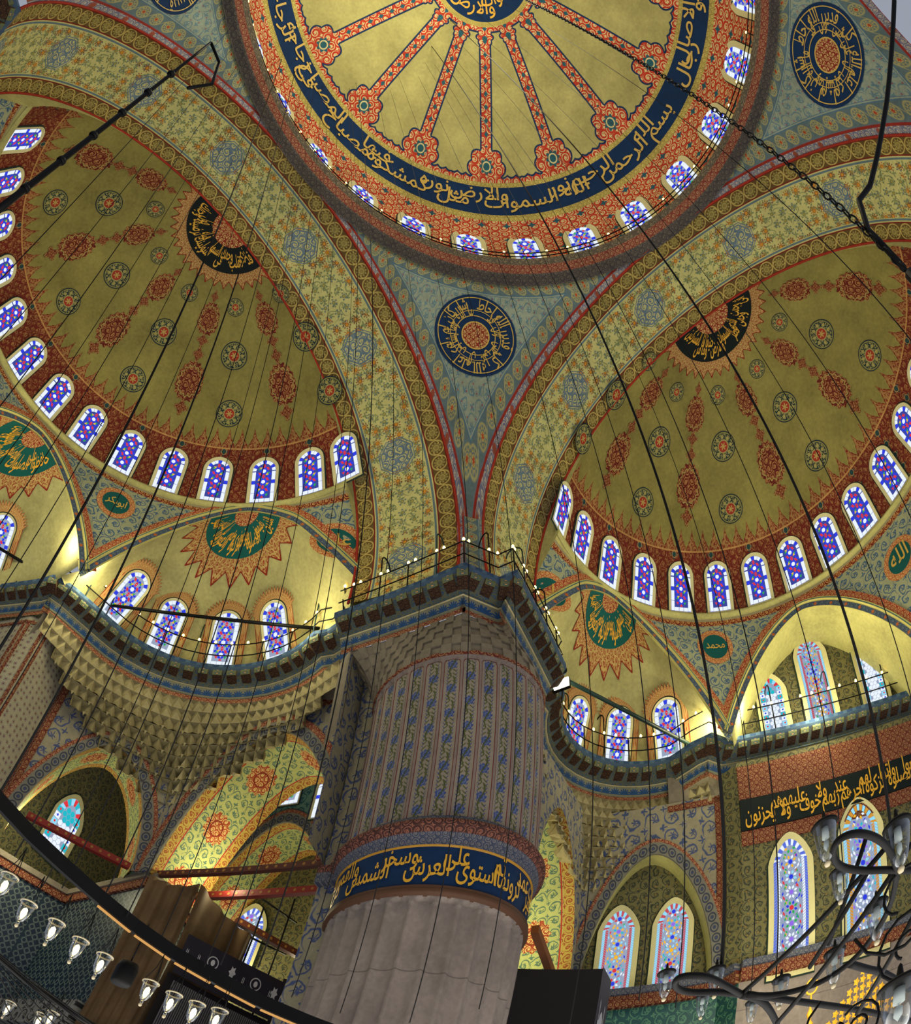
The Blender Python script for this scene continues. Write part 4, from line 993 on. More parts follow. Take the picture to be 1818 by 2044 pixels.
def muqarnas(parent, T, F, ztop, zbot, qm, N=9, cells=30, cen=None, full=2):
    """honeycomb vaulting between the cornice curve T and the facet line F; q runs from the pier outwards"""
    def Pq(q, lam, z, push=0.0):
        a = lerp2(T, q); b = F(q); x = a[0]+(b[0]-a[0])*lam; y = a[1]+(b[1]-a[1])*lam
        if push: dx, dy = x-cen[0], y-cen[1]; l = math.hypot(dx, dy); x += dx/l*push; y += dy/l*push
        return (x, y, z)
    mb = MB(); h = (ztop-zbot)/N
    for k in range(N):
        if k < full: q0, q1 = 0.0, 1.0
        else: w = (1-(k-full)/(N-full))**0.85; q0, q1 = qm-qm*0.86*w, qm+(1-qm)*0.86*w
        n = max(2, int(round((q1-q0)*cells))); l0, l1 = k/N, (k+1)/N; z1 = ztop-h*k; z0 = z1-h; dq = (q1-q0)/n; st = 0.5 if k % 2 else 0.0
        for i in range(n):
            a, b = q0+dq*i, q0+dq*(i+1); m = (a+b)/2; dep = 0.20+0.05*k
            A = Pq(a, l0, z1); B_ = Pq(b, l0, z1); M1 = Pq(m, l0, z1-0.04, dep); a0 = Pq(a, l1, z0); b0 = Pq(b, l1, z0); M0 = Pq(m, l1, z0, -0.10 if k >= full else 0.02)
            A2 = Pq(a, l0, z1-h*0.30); B2 = Pq(b, l0, z1-h*0.30); c1 = Pq(m, (l0+l1)/2, z1-h*0.62, dep*0.85)
            mb.add([A, B_, M1], [(0, 1, 2)]); mb.add([A, M1, c1, A2], [(0, 1, 2, 3)]); mb.add([B_, B2, c1, M1], [(0, 1, 2, 3)])
            mb.add([A2, c1, M0, a0], [(0, 1, 2, 3)]); mb.add([B2, b0, M0, c1], [(0, 1, 2, 3)])
            if k >= full and i % 2 == 0: mb.add([(M0[0]+dx, M0[1]+dy, M0[2]-dz) for dx, dy, dz in ((-0.09, 0, 0), (0, -0.09, 0), (0.09, 0, 0), (0, 0.09, 0))]+[(M0[0], M0[1], M0[2]-0.16)], [(0, 1, 4), (1, 2, 4), (2, 3, 4), (3, 0, 4)])
    o = mb.build('muqarnas_cells', MATS['muqarnas_stone'], parent); o['kind'] = 'stuff'
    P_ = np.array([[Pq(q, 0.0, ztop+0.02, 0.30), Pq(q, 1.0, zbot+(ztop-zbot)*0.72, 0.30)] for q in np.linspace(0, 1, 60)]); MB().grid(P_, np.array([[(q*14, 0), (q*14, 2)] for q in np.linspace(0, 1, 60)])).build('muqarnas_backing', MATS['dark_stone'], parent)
def poly_F(pts, qs):
    def F(q):
        for (p, a), (r, b) in zip(zip(pts[:-1], qs[:-1]), zip(pts[1:], qs[1:])):
            if q <= b: f_ = (q-a)/(b-a); return (p[0]+(r[0]-p[0])*f_, p[1]+(r[1]-p[1])*f_)
        return pts[-1]
    return F
M4 = MATS
# left: two facets meeting under the muqarnas pendant
P0, ML, KL = (14.1, 17.4), (14.1, 25.4), (9.2, 29.0); PL = (6.3, 28.6)
hl = empty('apse_lower_wall', (14.1, 25.4, 15), 'carved and painted wall with two open arches below the left balcony', 'wall', kind='structure')
T = [(12.8, 17.9)]+arc(7.7, 21.6, 6.15, -30, 84)+[(6.1, 28.0)]
muqarnas(hl, T, poly_F([P0, ML, KL, PL], [0, 0.52, 0.88, 1.0]), 22.9, 18.4, 0.52, cen=(7.7, 21.6), cells=34)
a2 = (3.65, 3.6, 15.2, 21.2); a1 = (2.75, 2.55, 15.2, 19.9)
wall('arch_wall', P0, ML, 15.2, 22.3, M4['spandrel_paint'], hl, a2); arch_band('archivolt', P0, ML, a2, 0.78, 0.10, M4['arch_border_paint'], hl); arch_soffit('gallery_vault', P0, ML, a2, 3.6, 15.2, M4['gallery_vault_paint'], hl)
wall('arch_wall', ML, KL, 15.2, 22.3, M4['spandrel_paint'], hl, a1); arch_band('archivolt', ML, KL, a1, 0.70, 0.10, M4['arch_border_paint'], hl); arch_soffit('gallery_vault', ML, KL, a1, 2.0, 15.2, M4['gallery_vault_paint'], hl)
frame_line(P0, ML, 0.25, 0.25, 15.2, 22.2, 0.3, M4['red_band_paint'], hl); frame_line(P0, ML, 0, 3.4, 22.0, 22, 0.3, M4['red_band_paint'], hl); frame_line(ML, KL, 5.9, 5.9, 15.2, 21.6, 0.28, M4['red_band_paint'], hl); frame_line(ML, KL, 3.4, 6.0, 21.6, 22, 0.28, M4['red_band_paint'], hl)
def f_panel():
    u, v = uvs(); c = blossoms(u, v, 0.30, lin((150, 142, 118)), (lin((58, 60, 84)), lin((70, 66, 60)), lin((120, 60, 60))), 0.33, 7); return c
material('flower_panel_paint', f_panel, grime=0.3)
pil = empty('pilaster', (7, 28.6, 15), 'corner pilaster with framed panels of small blue flowers below the cornice corner at the left edge', 'pilaster', kind='structure')
for a_, b_ in ((KL, (6.6, 28.3)), ((6.6, 28.3), (6.0, 29.1)), ((6.0, 29.1), (5.6, 32.0))):
    wall('panel', a_, b_, 15.2, 22.9, M4['flower_panel_paint'], pil); L_ = math.dist(a_, b_)
    for u in (0.12, L_-0.12): frame_line(a_, b_, u, u, 15.4, 22.6, 0.14, M4['red_band_paint'], pil, 'panel_border')
    frame_line(a_, b_, 0, L_, 22.45, 22, 0.16, M4['red_band_paint'], pil, 'panel_border')
for a_, b_ in ((P0, (13.4, 16.2)),): wall('arch_wall', a_, b_, 15.2, 22.9, M4['spandrel_paint'], hl)
# behind the left arches
bk = empty('gallery_wall', (21.5, 25, 8), 'blue-green painted aisle wall seen through the left arches', 'wall', kind='structure')
g0, g1 = (21.5, 14.0), (21.5, 34.0); ag = (10.7, 4.1, 13.6, 22.2)
wall('aisle_wall', g0, g1, 13.6, 29.0, M4['blue_green_wall'], bk, ag); arch_band('archivolt', g0, g1, ag, 0.7, 0.1, M4['arch_border_paint'], bk); arch_soffit('aisle_vault', g0, g1, ag, 3.0, 13.6, M4['gallery_vault_paint'], bk)
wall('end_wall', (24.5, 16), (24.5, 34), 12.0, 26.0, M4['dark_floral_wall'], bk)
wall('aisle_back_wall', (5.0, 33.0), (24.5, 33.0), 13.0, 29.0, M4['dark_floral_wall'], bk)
wall('cross_wall', (16.1, 26.2), (21.5, 30.5), 20.6, 29.0, M4['gallery_vault_paint'], bk)
MB().add([(4, 14, 27.5), (26, 14, 27.5), (26, 40, 27.5), (4, 40, 27.5)], [(0, 1, 2, 3)], [(0, 0), (22, 0), (22, 26), (0, 26)]).build('aisle_ceiling', M4['ochre_plaster'], bk) if False else None
pan_g1 = gm(floral_panes(1.5, 3.3, True, 5, 0)); pan_g2 = gm(floral_panes(1.4, 3.2, True, 6, 1)); pan_g3 = gm(star_panes(1.1, 2.2, True, 8), glass)
E3 = Vector((0, 0, 1))
window(Vector((24.4, 30.0, 19.4)), Vector((0, 1, 0)), E3, pan_g1, 1.5, 3.3, True, 'blue, red and yellow window behind the two red tie beams', None, 0.2, 0.05)
window(Vector((24.4, 26.9, 15.6)), Vector((0, 1, 0)), E3, pan_g1, 1.5, 3.3, True, 'blue-bordered window beside the brown dust sheet', None, 0.2, 0.05, 1.15)
window(Vector((21.38, 24.9, 23.2)), Vector((0, 1, 0)), E3, pan_g3, 1.1, 2.2, True, 'upper aisle window, left one of the pair on the blue-green wall', 'pair of upper aisle windows', 0.1, 0.05, 1.1)
window(Vector((21.38, 22.7, 22.2)), Vector((0, 1, 0)), E3, pan_g3, 1.1, 2.2, True, 'upper aisle window, right one of the pair on the blue-green wall', 'pair of upper aisle windows', 0.1, 0.05, 1.1)
window(Vector((15.9, 32.9, 17.3)), Vector((1, 0, 0)), E3, gm(hex_panes(1.6, 3.0, True, 3)), 1.6, 3.0, True, 'blue and white honeycomb window seen through the left arch', None, 0.22, 0.05, 1.1)

# tile walls under the gallery
gal = empty('gallery_base', (15, 28, 10), 'dark blue tiled gallery wall at the lower left with a carved moulding on top', 'wall', kind='structure')
Q = [(4.0, 36.6), (15.9, 30.2), (14.3, 24.7), (20.5, 24.7)]
for a_, b_ in zip(Q[:-1], Q[1:]):
    wall('tile_field', a_, b_, 5.0, 14.7, M4['blue_tile_wall'], gal); strip('gallery_moulding', a_, b_, 14.7, 15.05, 0.14, M4['red_band_paint'], gal); strip('gallery_moulding', a_, b_, 15.05, 15.3, 0.24, M4['dark_stone'], gal)
mgrey = plain('white_marble', (150, 146, 138), 0.5, grime=0.3); mdark = plain('dark_void', (12, 10, 12), 0.9, grime=0.0)
def f_fret():
    u, v = uvs(); return mix(scroll(u, v, 0.6, 0.14, 1.4), lin((124, 122, 116)), lin((34, 34, 36)))
material('pierced_marble', f_fret, grime=0.2)
strip('pierced_balustrade', (4.0, 36.6), (15.9, 30.2), 8.7, 9.7, 0.4, M4['pierced_marble'], gal); strip('pierced_balustrade', (15.9, 30.2), (14.3, 24.7), 8.7, 9.7, 0.4, M4['pierced_marble'], gal)
lw = empty('gallery_opening', (12.6, 32.0, 11), 'small marble-framed opening with a dark shutter in the tiled wall', 'window', kind='structure')
a_, b_ = (11.7, 32.46), (13.6, 31.44)
for (x0, x1, z0, z1, m_, ou) in ((0.0, 1.0, 9.9, 12.6, mgrey, 0.1), (0.14, 0.86, 10.2, 12.3, mdark, 0.13), (0.5, 0.8, 10.25, 12.2, plain('brown_shutter', (60, 28, 20), 0.6), 0.17), (0.2, 0.34, 10.7, 11.6, emit('daylight_pane', (150, 190, 255), 0.9), 0.15)):
    p = lambda f_: (a_[0]+(b_[0]-a_[0])*f_, a_[1]+(b_[1]-a_[1])*f_); strip({0.1: 'marble_frame', 0.13: 'opening_void', 0.17: 'shutter', 0.15: 'far_window_pane'}[ou], p(x0), p(x1), z0, z1, ou, m_, lw)

# right side: facet with two windows, dark wall with tall windows
MR, KR, W0, W1 = (25.9, 11.7), (27.6, 5.93), (26.95, 5.1), (31.7, -7.9)
hr = empty('apse_lower_wall', (26, 9, 15), 'carved and painted wall with two windows in a pointed arch below the right balcony', 'wall', kind='structure')
T = [(18.7, 11.75), (19.4, 12.15)]+arc(22.0, 7.2, 5.4, 116, 8)+[(27.3, 6.4)]; PR0 = (19.0, 12.3)
muqarnas(hr, T, poly_F([PR0, MR, KR], [0, 0.50, 1.0]), 22.9, 18.9, 0.46, cen=(22.0, 7.2), cells=30)
ar1 = (2.95, 2.7, 15.0, 20.1); ar2 = (3.6, 3.0, 15.0, 20.8)
wall('arch_wall', MR, KR, 15.0, 22.3, M4['spandrel_paint'], hr, ar1); arch_band('archivolt', MR, KR, ar1, 0.66, 0.10, M4['arch_border_paint'], hr); arch_soffit('arch_reveal', MR, KR, ar1, 0.8, 14.9, M4['ochre_plaster'], hr)
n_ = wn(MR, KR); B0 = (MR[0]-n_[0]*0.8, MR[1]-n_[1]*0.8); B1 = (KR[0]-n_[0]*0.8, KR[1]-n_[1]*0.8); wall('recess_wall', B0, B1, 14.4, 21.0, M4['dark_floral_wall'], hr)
frame_line(MR, KR, 5.85, 5.85, 15.0, 22.2, 0.26, M4['red_band_paint'], hr); frame_line(MR, KR, 3.6, 6.0, 21.9, 22, 0.26, M4['red_band_paint'], hr)
wall('arch_wall', PR0, MR, 15.0, 22.3, M4['spandrel_paint'], hr, ar2); arch_soffit('gallery_vault', PR0, MR, ar2, 3.4, 15.0, M4['gallery_vault_paint'], hr)
wall('aisle_wall', (16, 17.5), (30, 17.5), 13.0, 28, M4['gallery_vault_paint'], hr); wall('aisle_wall', (26.6, 11.5), (26.9, 17.5), 13.0, 24, M4['gallery_vault_paint'], hr)
pan_r = gm(floral_panes(1.35, 3.5, True, 21, 1)); dd = Vector((KR[0]-MR[0], KR[1]-MR[1], 0)).normalized()
for k, u in enumerate((1.75, 4.05)):
    p = Vector((B0[0], B0[1], 14.75))+dd*u+Vector((n_[0], n_[1], 0))*0.06
    window(p, dd, E3, pan_r, 1.35, 3.5, True, 'turquoise and yellow flower window, %s of the pair in the pointed arch' % ('left' if k == 0 else 'right'), 'pair of flower windows in the pointed arch', 0.22, 0.06)
wall('corner_wall', (27.0, 8.2), (28.0, 5.6), 21.0, 23.9, M4['dark_stone'], hr)
ww = empty('prayer_wall', (28, 1, 15), 'dark floral painted wall at the right with a black and gold calligraphy panel', 'wall', kind='structure')
wall('painted_field', KR, (27.2, 5.75), 14.2, 22.9, M4['dark_floral_wall'], ww); wall('painted_field', (27.2, 5.75), W0, 14.2, 22.9, M4['dark_floral_wall'], ww); wall('painted_field', W0, W1, 14.2, 23.0, M4['dark_floral_wall'], ww)
for z0, z1 in ((19.25, 19.85), (21.25, 22.75)): strip('red_frieze', W0, W1, z0, z1, 0.06, M4['red_band_paint'], ww)
strip('calligraphy_panel', W0, W1, 19.88, 21.22, 0.09, M4['black_paint'], ww)
nw = wn(W0, W1); dw = Vector((W1[0]-W0[0], W1[1]-W0[1], 0)).normalized(); LW = 9.6
lettering('calligraphy_lettering', 'ان الذين امنوا وعملوا الصالحات واقاموا الصلوة واتوا الزكوة لهم اجرهم عند ربهم ولا خوف عليهم ولا هم يحزنون', lambda x, y: Vector((W0[0], W0[1], 19.93))+dw*(x+0.2)+Vector((nw[0]*0.11, nw[1]*0.11, y)), LW*1.35, 1.22, M4['gold_leaf'], ww, adv=0.66)
pan_w1 = gm(floral_panes(1.55, 5.2, True, 31, 0)); pan_w2 = gm(floral_panes(1.75, 5.9, True, 32, 2))
for u, pn, w_, h_, lb in ((2.15, pan_w1, 1.55, 5.2, 'tall narrow window with a blue braided border, nearest the wall corner'), (5.55, pan_w2, 1.75, 5.9, 'tall turquoise and blue window behind the upper ring of the right chandelier'), (9.2, pan_w1, 1.55, 5.2, 'tall blue-bordered window cut by the right edge')):
    window(Vector((W0[0], W0[1], 13.95))+dw*u+Vector((nw[0], nw[1], 0))*0.05, dw, E3, pn, w_, h_, True, lb, None, 0.26, 0.06)
# lunette wall above the balcony, with its soffit
lu = empty('lunette_wall', (28.5, 0, 26), 'painted lunette with three tall windows above the straight balcony at the right', 'wall', kind='structure')
cu = arch_curve('R', 86.0, 28.0, 6.3); P_ = []; U_ = []; s = 0; Wp = []
for k, (psi, z) in enumerate(cu):
    p = cyl_pt('R', psi, max(z, 23.9), 10.15); f_ = (p.y-5.24)/(-9.0); xw = 26.9+3.3*f_+0.95; xw = max(xw, p.x+0.1)
    if k: s += math.hypot(p.y-P_[-1][0][1], p.z-P_[-1][0][2])
    P_.append([tuple(p), (xw-0.4*(xw-p.x), p.y, p.z), (xw, p.y, p.z)]); U_.append([(s, 0), (s, 0.5), (s, 0.9)]); Wp.append((xw-0.05, p.y, p.z))
MB().grid(np.array(P_), np.array(U_)).build('lunette_soffit', M4['ochre_plaster'], lu)
us = sorted(set(round(p[1], 4) for p in Wp), reverse=True); G = np.array([[(p[0], p[1], 23.0), (p[0], p[1], (23.0+p[2])/2), p] for p in Wp]); UVg = np.array([[(-p[1], 23.0), (-p[1], (23.0+p[2])/2), (-p[1], p[2])] for p in Wp])
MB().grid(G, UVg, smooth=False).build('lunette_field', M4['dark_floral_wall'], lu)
pan_l1 = gm(hex_panes(1.15, 4.3, True, 4)); pan_l2 = gm(floral_panes(1.35, 5.0, True, 44, 1))
for (y_, z_, pn, w_, h_, lb) in ((3.0, 23.9, pan_l1, 1.15, 3.5, 'white honeycomb window, left one of the three above the straight balcony'), (0.7, 24.0, pan_l2, 1.35, 5.0, 'tall yellow and turquoise window in the middle of the lunette'), (-2.15, 24.0, pan_l1, 1.15, 4.3, 'white honeycomb window, right one of the three above the straight balcony')):
    if h_ == 3.5: pn = gm(hex_panes(1.15, 3.5, True, 4))
    f_ = (y_-5.24)/(-9.0); window(Vector((26.9+3.3*f_+0.80, y_, z_)), dw, E3, pn, w_, h_, True, lb, None, 0.25, 0.05)
# below the prayer wall: moulding, green tiles, grey marble
lo = empty('lower_prayer_wall', (28, 2, 10), 'grey marble and green tiled wall along the bottom right', 'wall', kind='structure')
for a_, b_, m_ in ((MR, KR, 'green_tile_wall'), (KR, W0, 'green_tile_wall'), (W0, W1, 'grey_marble')):
    wall('wall_field', a_, b_, 6.0, 13.9, M4[m_], lo); strip('carved_moulding', a_, b_, 13.9, 14.35, 0.22, M4['red_band_paint'], lo); strip('carved_moulding', a_, b_, 14.35, 14.6, 0.36, M4['carved_moulding'], lo)
def fan_window(P, dx, r, label):
    mb = MB(); cols = [G_Y, G_B, G_R, G_G, G_Y, G_R, G_B, G_T]
    poly(mb, regular(0, 0.0, r*0.2, 8), 0.0, G_Y)
    for k in range(14):
        a0, a1 = math.pi*k/14+0.02, math.pi*(k+1)/14-0.02
        for q, (r0, r1) in enumerate(((0.24, 0.5), (0.54, 0.78), (0.82, 1.0))):
            poly(mb, [(r*r0*math.cos(a0), r*r0*math.sin(a0)), (r*r1*math.cos(a0), r*r1*math.sin(a0)), (r*r1*math.cos(a1), r*r1*math.sin(a1)), (r*r0*math.cos(a1), r*r0*math.sin(a1))], 0, cols[(k+q*3) % 8])
    me = mb.mesh('glass_panes'); me.materials.append(glass)
    o = window(P, dx, E3, me, r*2, r*1.0+0.02, False, label, None, 0.16, 0.06); return o
fan_window(Vector((MR[0], MR[1], 11.75))+dd*3.0+Vector((n_[0], n_[1], 0))*0.05, dd, 0.95, 'many-coloured fan window in the green tiles at the bottom edge')
fan_window(Vector((W0[0], W0[1], 10.6))+dw*2.9+Vector((nw[0], nw[1], 0))*0.05, dw, 0.9, 'small fan window in the marble wall at the bottom edge')

# ------------------------------------------------------------------ the near pier
PC = (15.07, 13.88)
pier = empty('fluted_pier', (PC[0], PC[1], 0), 'massive fluted pier with a navy and gold calligraphy band and flower-painted upper flutes', 'pier', kind='structure')
def fluted(name, r, dep, nf, z0, z1, cap, mat, parent, uvz=True, inward=True):
    per = 10; n = nf*per; zs = list(np.linspace(z0, z1-cap*2.2, 8))+list(np.linspace(z1-cap*2.0, z1, 14)); P_ = []; U_ = []
    for i in range(n+1):
        ph_ = 2*math.pi*i/n; x = ((i % per)/per-0.5)*2; row = []; ur = []
        for z in zs:
            zt = z1-cap*1.15+cap*math.sqrt(max(0, 1-min(1, abs(x)/0.86)**2)); on = 1.0 if (z < zt and abs(x) < 0.86) else 0.0
            q = r-(dep*(1-(abs(x)/0.86)**2)**0.5 if on else 0.0); row.append((PC[0]+q*math.cos(ph_), PC[1]+q*math.sin(ph_), z)); ur.append((i/per, z))
        P_.append(row); U_.append(ur)
    return MB().grid(np.array(P_), np.array(U_)).build(name, mat, parent)
fluted('marble_flutes', 2.93, 0.17, 28, 2.0, 12.55, 0.30, M4['grey_marble'], pier)
fluted('painted_flutes', 3.03, 0.12, 30, 14.6, 20.75, 0.26, M4['painted_flutes'], pier)
def lathe_band(name, prof, mat, us=18.0):
    ps_ = [0]
    for a, b in zip(prof[:-1], prof[1:]): ps_.append(ps_[-1]+math.dist(a, b))
    ph_ = np.linspace(0, 2*math.pi, 121); P_ = np.array([[(PC[0]+r*math.cos(a), PC[1]+r*math.sin(a), z) for r, z in prof] for a in ph_]); U_ = np.array([[(a*3.0, s) for s in ps_] for a in ph_])
    return MB().grid(P_, U_).build(name, mat, pier)
plain('brown_bead', (84, 54, 34), 0.6); plain('gold_line', (180, 130, 34), 0.5)
lathe_band('brown_bead_moulding', [(2.90, 12.5), (3.02, 12.56), (3.06, 12.64), (2.98, 12.72), (3.04, 12.78), (2.96, 12.82)], M4['brown_bead'])
lathe_band('calligraphy_band', [(2.96, 12.8), (2.98, 13.98)], M4['navy_paint'])
lathe_band('gold_line', [(2.98, 13.95), (3.02, 13.98), (3.02, 14.02)], M4['gold_line'])
lathe_band('carved_ring', [(3.02, 14.0), (3.04, 14.1), (3.12, 14.28), (3.22, 14.38), (3.32, 14.45), (3.34, 14.56), (3.28, 14.66), (3.12, 14.74), (3.04, 14.78), (3.03, 14.9)], M4['carved_moulding'])
lathe_band('flute_top_line', [(3.04, 20.72), (3.09, 20.78), (3.07, 20.86)], M4['red_band_paint'])
azc = math.atan2(CAM[1]-PC[1], CAM[0]-PC[0])
# band text, right to left: x to the right in the picture is a growing angle here
lettering('band_lettering', 'الله الذى رفع السموات بغير عمد ترونها ثم استوى على العرش وسخر الشمس والقمر كل يجرى لاجل مسمى', lambda x, y: (PC[0]+3.02*math.cos(azc-R(122)+x/3.02), PC[1]+3.02*math.sin(azc-R(122)+x/3.02), 12.86+y), 3.02*R(250), 1.08, M4['gold_leaf'], pier, adv=0.72)
# stone collar between the round shaft and the square cornice
sq = [(13.2, 17.6), (12.62, 17.3), (12.62, 12.85), (13.85, 11.9), (13.85, 11.66), (18.2, 11.62), (18.6, 12.4)]
pd = densify(sq, 0.28); rows = []; NR = 5
mb = MB()
ring_ = [];
for p in pd:
    a = math.atan2(p[1]-PC[1], p[0]-PC[0]); ring_.append((PC[0]+3.05*math.cos(a), PC[1]+3.05*math.sin(a)))
for k in range(NR):
    l0, l1 = k/NR, (k+1)/NR; z0, z1 = 20.8+2.1*l0, 20.8+2.1*l1; e0, e1 = l0**1.6, l1**1.6
    for i in range(len(pd)-1):
        a = lambda j, e: (ring_[j][0]+(pd[j][0]-ring_[j][0])*e, ring_[j][1]+(pd[j][1]-ring_[j][1])*e)
        s = 0.04 if (i+k) % 2 else -0.03
        c = [a(i, e0), a(i+1, e0), a(i+1, e1), a(i, e1)]; cx = PC
        pu = lambda p, s_: (p[0]+(p[0]-cx[0])/math.dist(p, cx)*s_, p[1]+(p[1]-cx[1])/math.dist(p, cx)*s_)
        q = [(*pu(c[0], s), z0), (*pu(c[1], s), z0), (*pu(c[2], s), z1), (*pu(c[3], s), z1)]; g_ = [(*pu(c[0], -0.12), z0), (*pu(c[1], -0.12), z0), (*pu(c[2], -0.12), z1), (*pu(c[3], -0.12), z1)]
        mb.add(q+g_, [(0, 1, 2, 3), (0, 3, 7, 4), (1, 5, 6, 2), (0, 4, 5, 1), (3, 2, 6, 7)])
o = mb.build('collar_stones', MATS['dark_stone'], pier); o['kind'] = 'stuff'
# square buttress behind the shaft
wall('buttress_face', (12.5, 17.25), (14.4, 17.45), 15.0, 23.6, M4['spandrel_paint'], pier); wall('buttress_face', (12.7, 17.2), (13.5, 18.3), 19.5, 23.4, M4['dark_stone'], pier)
for a_, b_ in (((13.9, 17.3), (13.9, 15.5)), ((13.9, 17.3), (18.5, 17.3)), ((17.5, 12.3), (19.4, 12.3)), ((19.4, 12.3), (19.4, 17.3))):
    wall('buttress_face', a_, b_, 4.0, 22.9, M4['spandrel_paint'] if a_ != (17.5, 12.3) else M4['dark_stone'], pier); strip('buttress_moulding', a_, b_, 14.1, 14.7, 0.3, M4['carved_moulding'], pier)
# fillers between the arches and the cornices
ft = empty('arch_foot', (12.3, 12.3, 24), 'blue-grey painted foot where the two great arches meet above the near pier', 'arch foot', kind='structure')
wall('foot_face', (11.9, 12.72), (12.72, 11.9), 23.6, 27.2, M4['painted_pendentive'], ft); 
for sd in 'LR':
    q = lambda s_, t_: LR(sd, s_, t_)[:2]
    for a_, b_, z0, z1 in ((q(11.45, 16.96), q(12.6, 16.96), 24.3, 28.5), (q(12.6, 16.96), q(12.7, 18.8), 24.3, 27.5), (q(12.05, 12.7), q(12.05, 17.0), 23.9, 25.6)): wall('filler_wall', a_, b_, z0, z1, M4['ochre_plaster'], ft)
pier2 = empty('distant_pier', (-15.1, 13.9, 0), 'another pier below the dark cornice corner, top left corner of the photo', 'pier', kind='structure')
wall('pier_face', (-13.9, 8), (-13.85, 11.8), 2, 22.9, M4['dark_stone'], pier2); wall('pier_face', (-13.85, 11.8), (-12.6, 12.7), 2, 22.9, M4['dark_stone'], pier2); wall('pier_face', (-12.6, 12.7), (-12.6, 17.6), 2, 22.9, M4['dark_stone'], pier2)
# ------------------------------------------------------------------ railings, bulbs, tie beams, wires
iron = plain('black_iron', (5, 5, 6), 0.55, 0.0, 0.1, 0.15); green_iron = plain('dark_green_iron', (12, 40, 36), 0.5, 0.0, 0.1)
bulb_m = emit('warm_bulb', (255, 214, 120), 9.0); bulb_m.cycles.emission_sampling = 'NONE'
core_m = emit('white_hot_lamp', (255, 226, 150), 7.0); core_m.cycles.emission_sampling = 'NONE'
bm_ = MB().lathe([(0.0, -0.07), (0.045, -0.05), (0.06, 0.0), (0.045, 0.05), (0.02, 0.09), (0.0, 0.1)], n=8).mesh('bulb'); bm_.materials.append(bulb_m)
RAIL = {}
def railing(key, path, z, label, crooks=2, bulbs=True, cols=None, step=1.25, hh=1.30, inset=0.16, grp=''):
    pd = densify(path, 0.3); N = normals(pd); pts = [(p[0]+n.x*inset, p[1]+n.y*inset) for p, n in zip(pd, N)]
    o = RAIL[key] = empty('balcony_railing', (pts[0][0], pts[0][1], z), label, 'railing'); rr = 0.028
    for nm, h in (('top_rail', hh), ('middle_rail', hh*0.5)): MB().tube([(x, y, z+h) for x, y in pts], rr, 6).build(nm, iron, o)
    s = 0.0; last = pts[0]; acc = 0.4; k = 0
    for i, (x, y) in enumerate(pts):
        acc += math.dist(last, (x, y)); last = (x, y)
        if acc >= step:
            acc = 0; n = N[i]; k += 1
            if k % crooks == 0:
                H = hh*1.65; c = [(x, y, z-0.1), (x, y, z+H)]+[(x+n.x*0.34*(1-math.cos(a)), y+n.y*0.34*(1-math.cos(a)), z+H+0.36*math.sin(a)) for a in np.linspace(0.3, math.pi, 7)]
                MB().tube(c, 0.03, 6).build('crook_post', iron if k % 4 else green_iron, o)
            else: MB().tube([(x, y, z-0.1), (x, y, z+hh)], 0.03, 6).build('post', iron, o)
            if bulbs:
                for f_ in (0.0, 0.55):
                    j = min(len(pts)-1, i+int(f_*step/0.3)); b = link('lamp_bulb', bm_, None, None, (pts[j][0], pts[j][1], z+hh+0.08))
                    tag(b, 'small warm bulb standing on the %s' % grp, 'bulb', 'bulbs on the %s' % grp)
    return o
z_ = ZC+0.04
railing('L', pL, z_, 'black railing with crook-topped posts along the left apse balcony', grp='left apse railing')
railing('P', pP, z_, 'black railing round the square cornice of the near pier', grp='near pier railing', step=1.0)
railing('R', pR[:-2], z_, 'black railing with crook-topped posts along the right apse balcony', grp='right apse railing')
railing('W', pW, z_, 'straight black railing in front of the three lunette windows', grp='straight lunette railing', step=1.3)
railing('F', [(-4.0, 31.2)]+arc(0.4, 28.6, 4.7, 140, 30)+[(4.62, 31.0)], z_, 'black railing at the left edge', grp='far left railing')
rp = [(11.82*math.cos(a), 11.82*math.sin(a)) for a in np.linspace(R(-80), R(150), 90)][::-1]
railing('D', rp, 38.32, 'thin railing with bulbs round the foot of the central dome', 99, grp='dome ring railing', step=1.6, hh=0.8, inset=0.0)

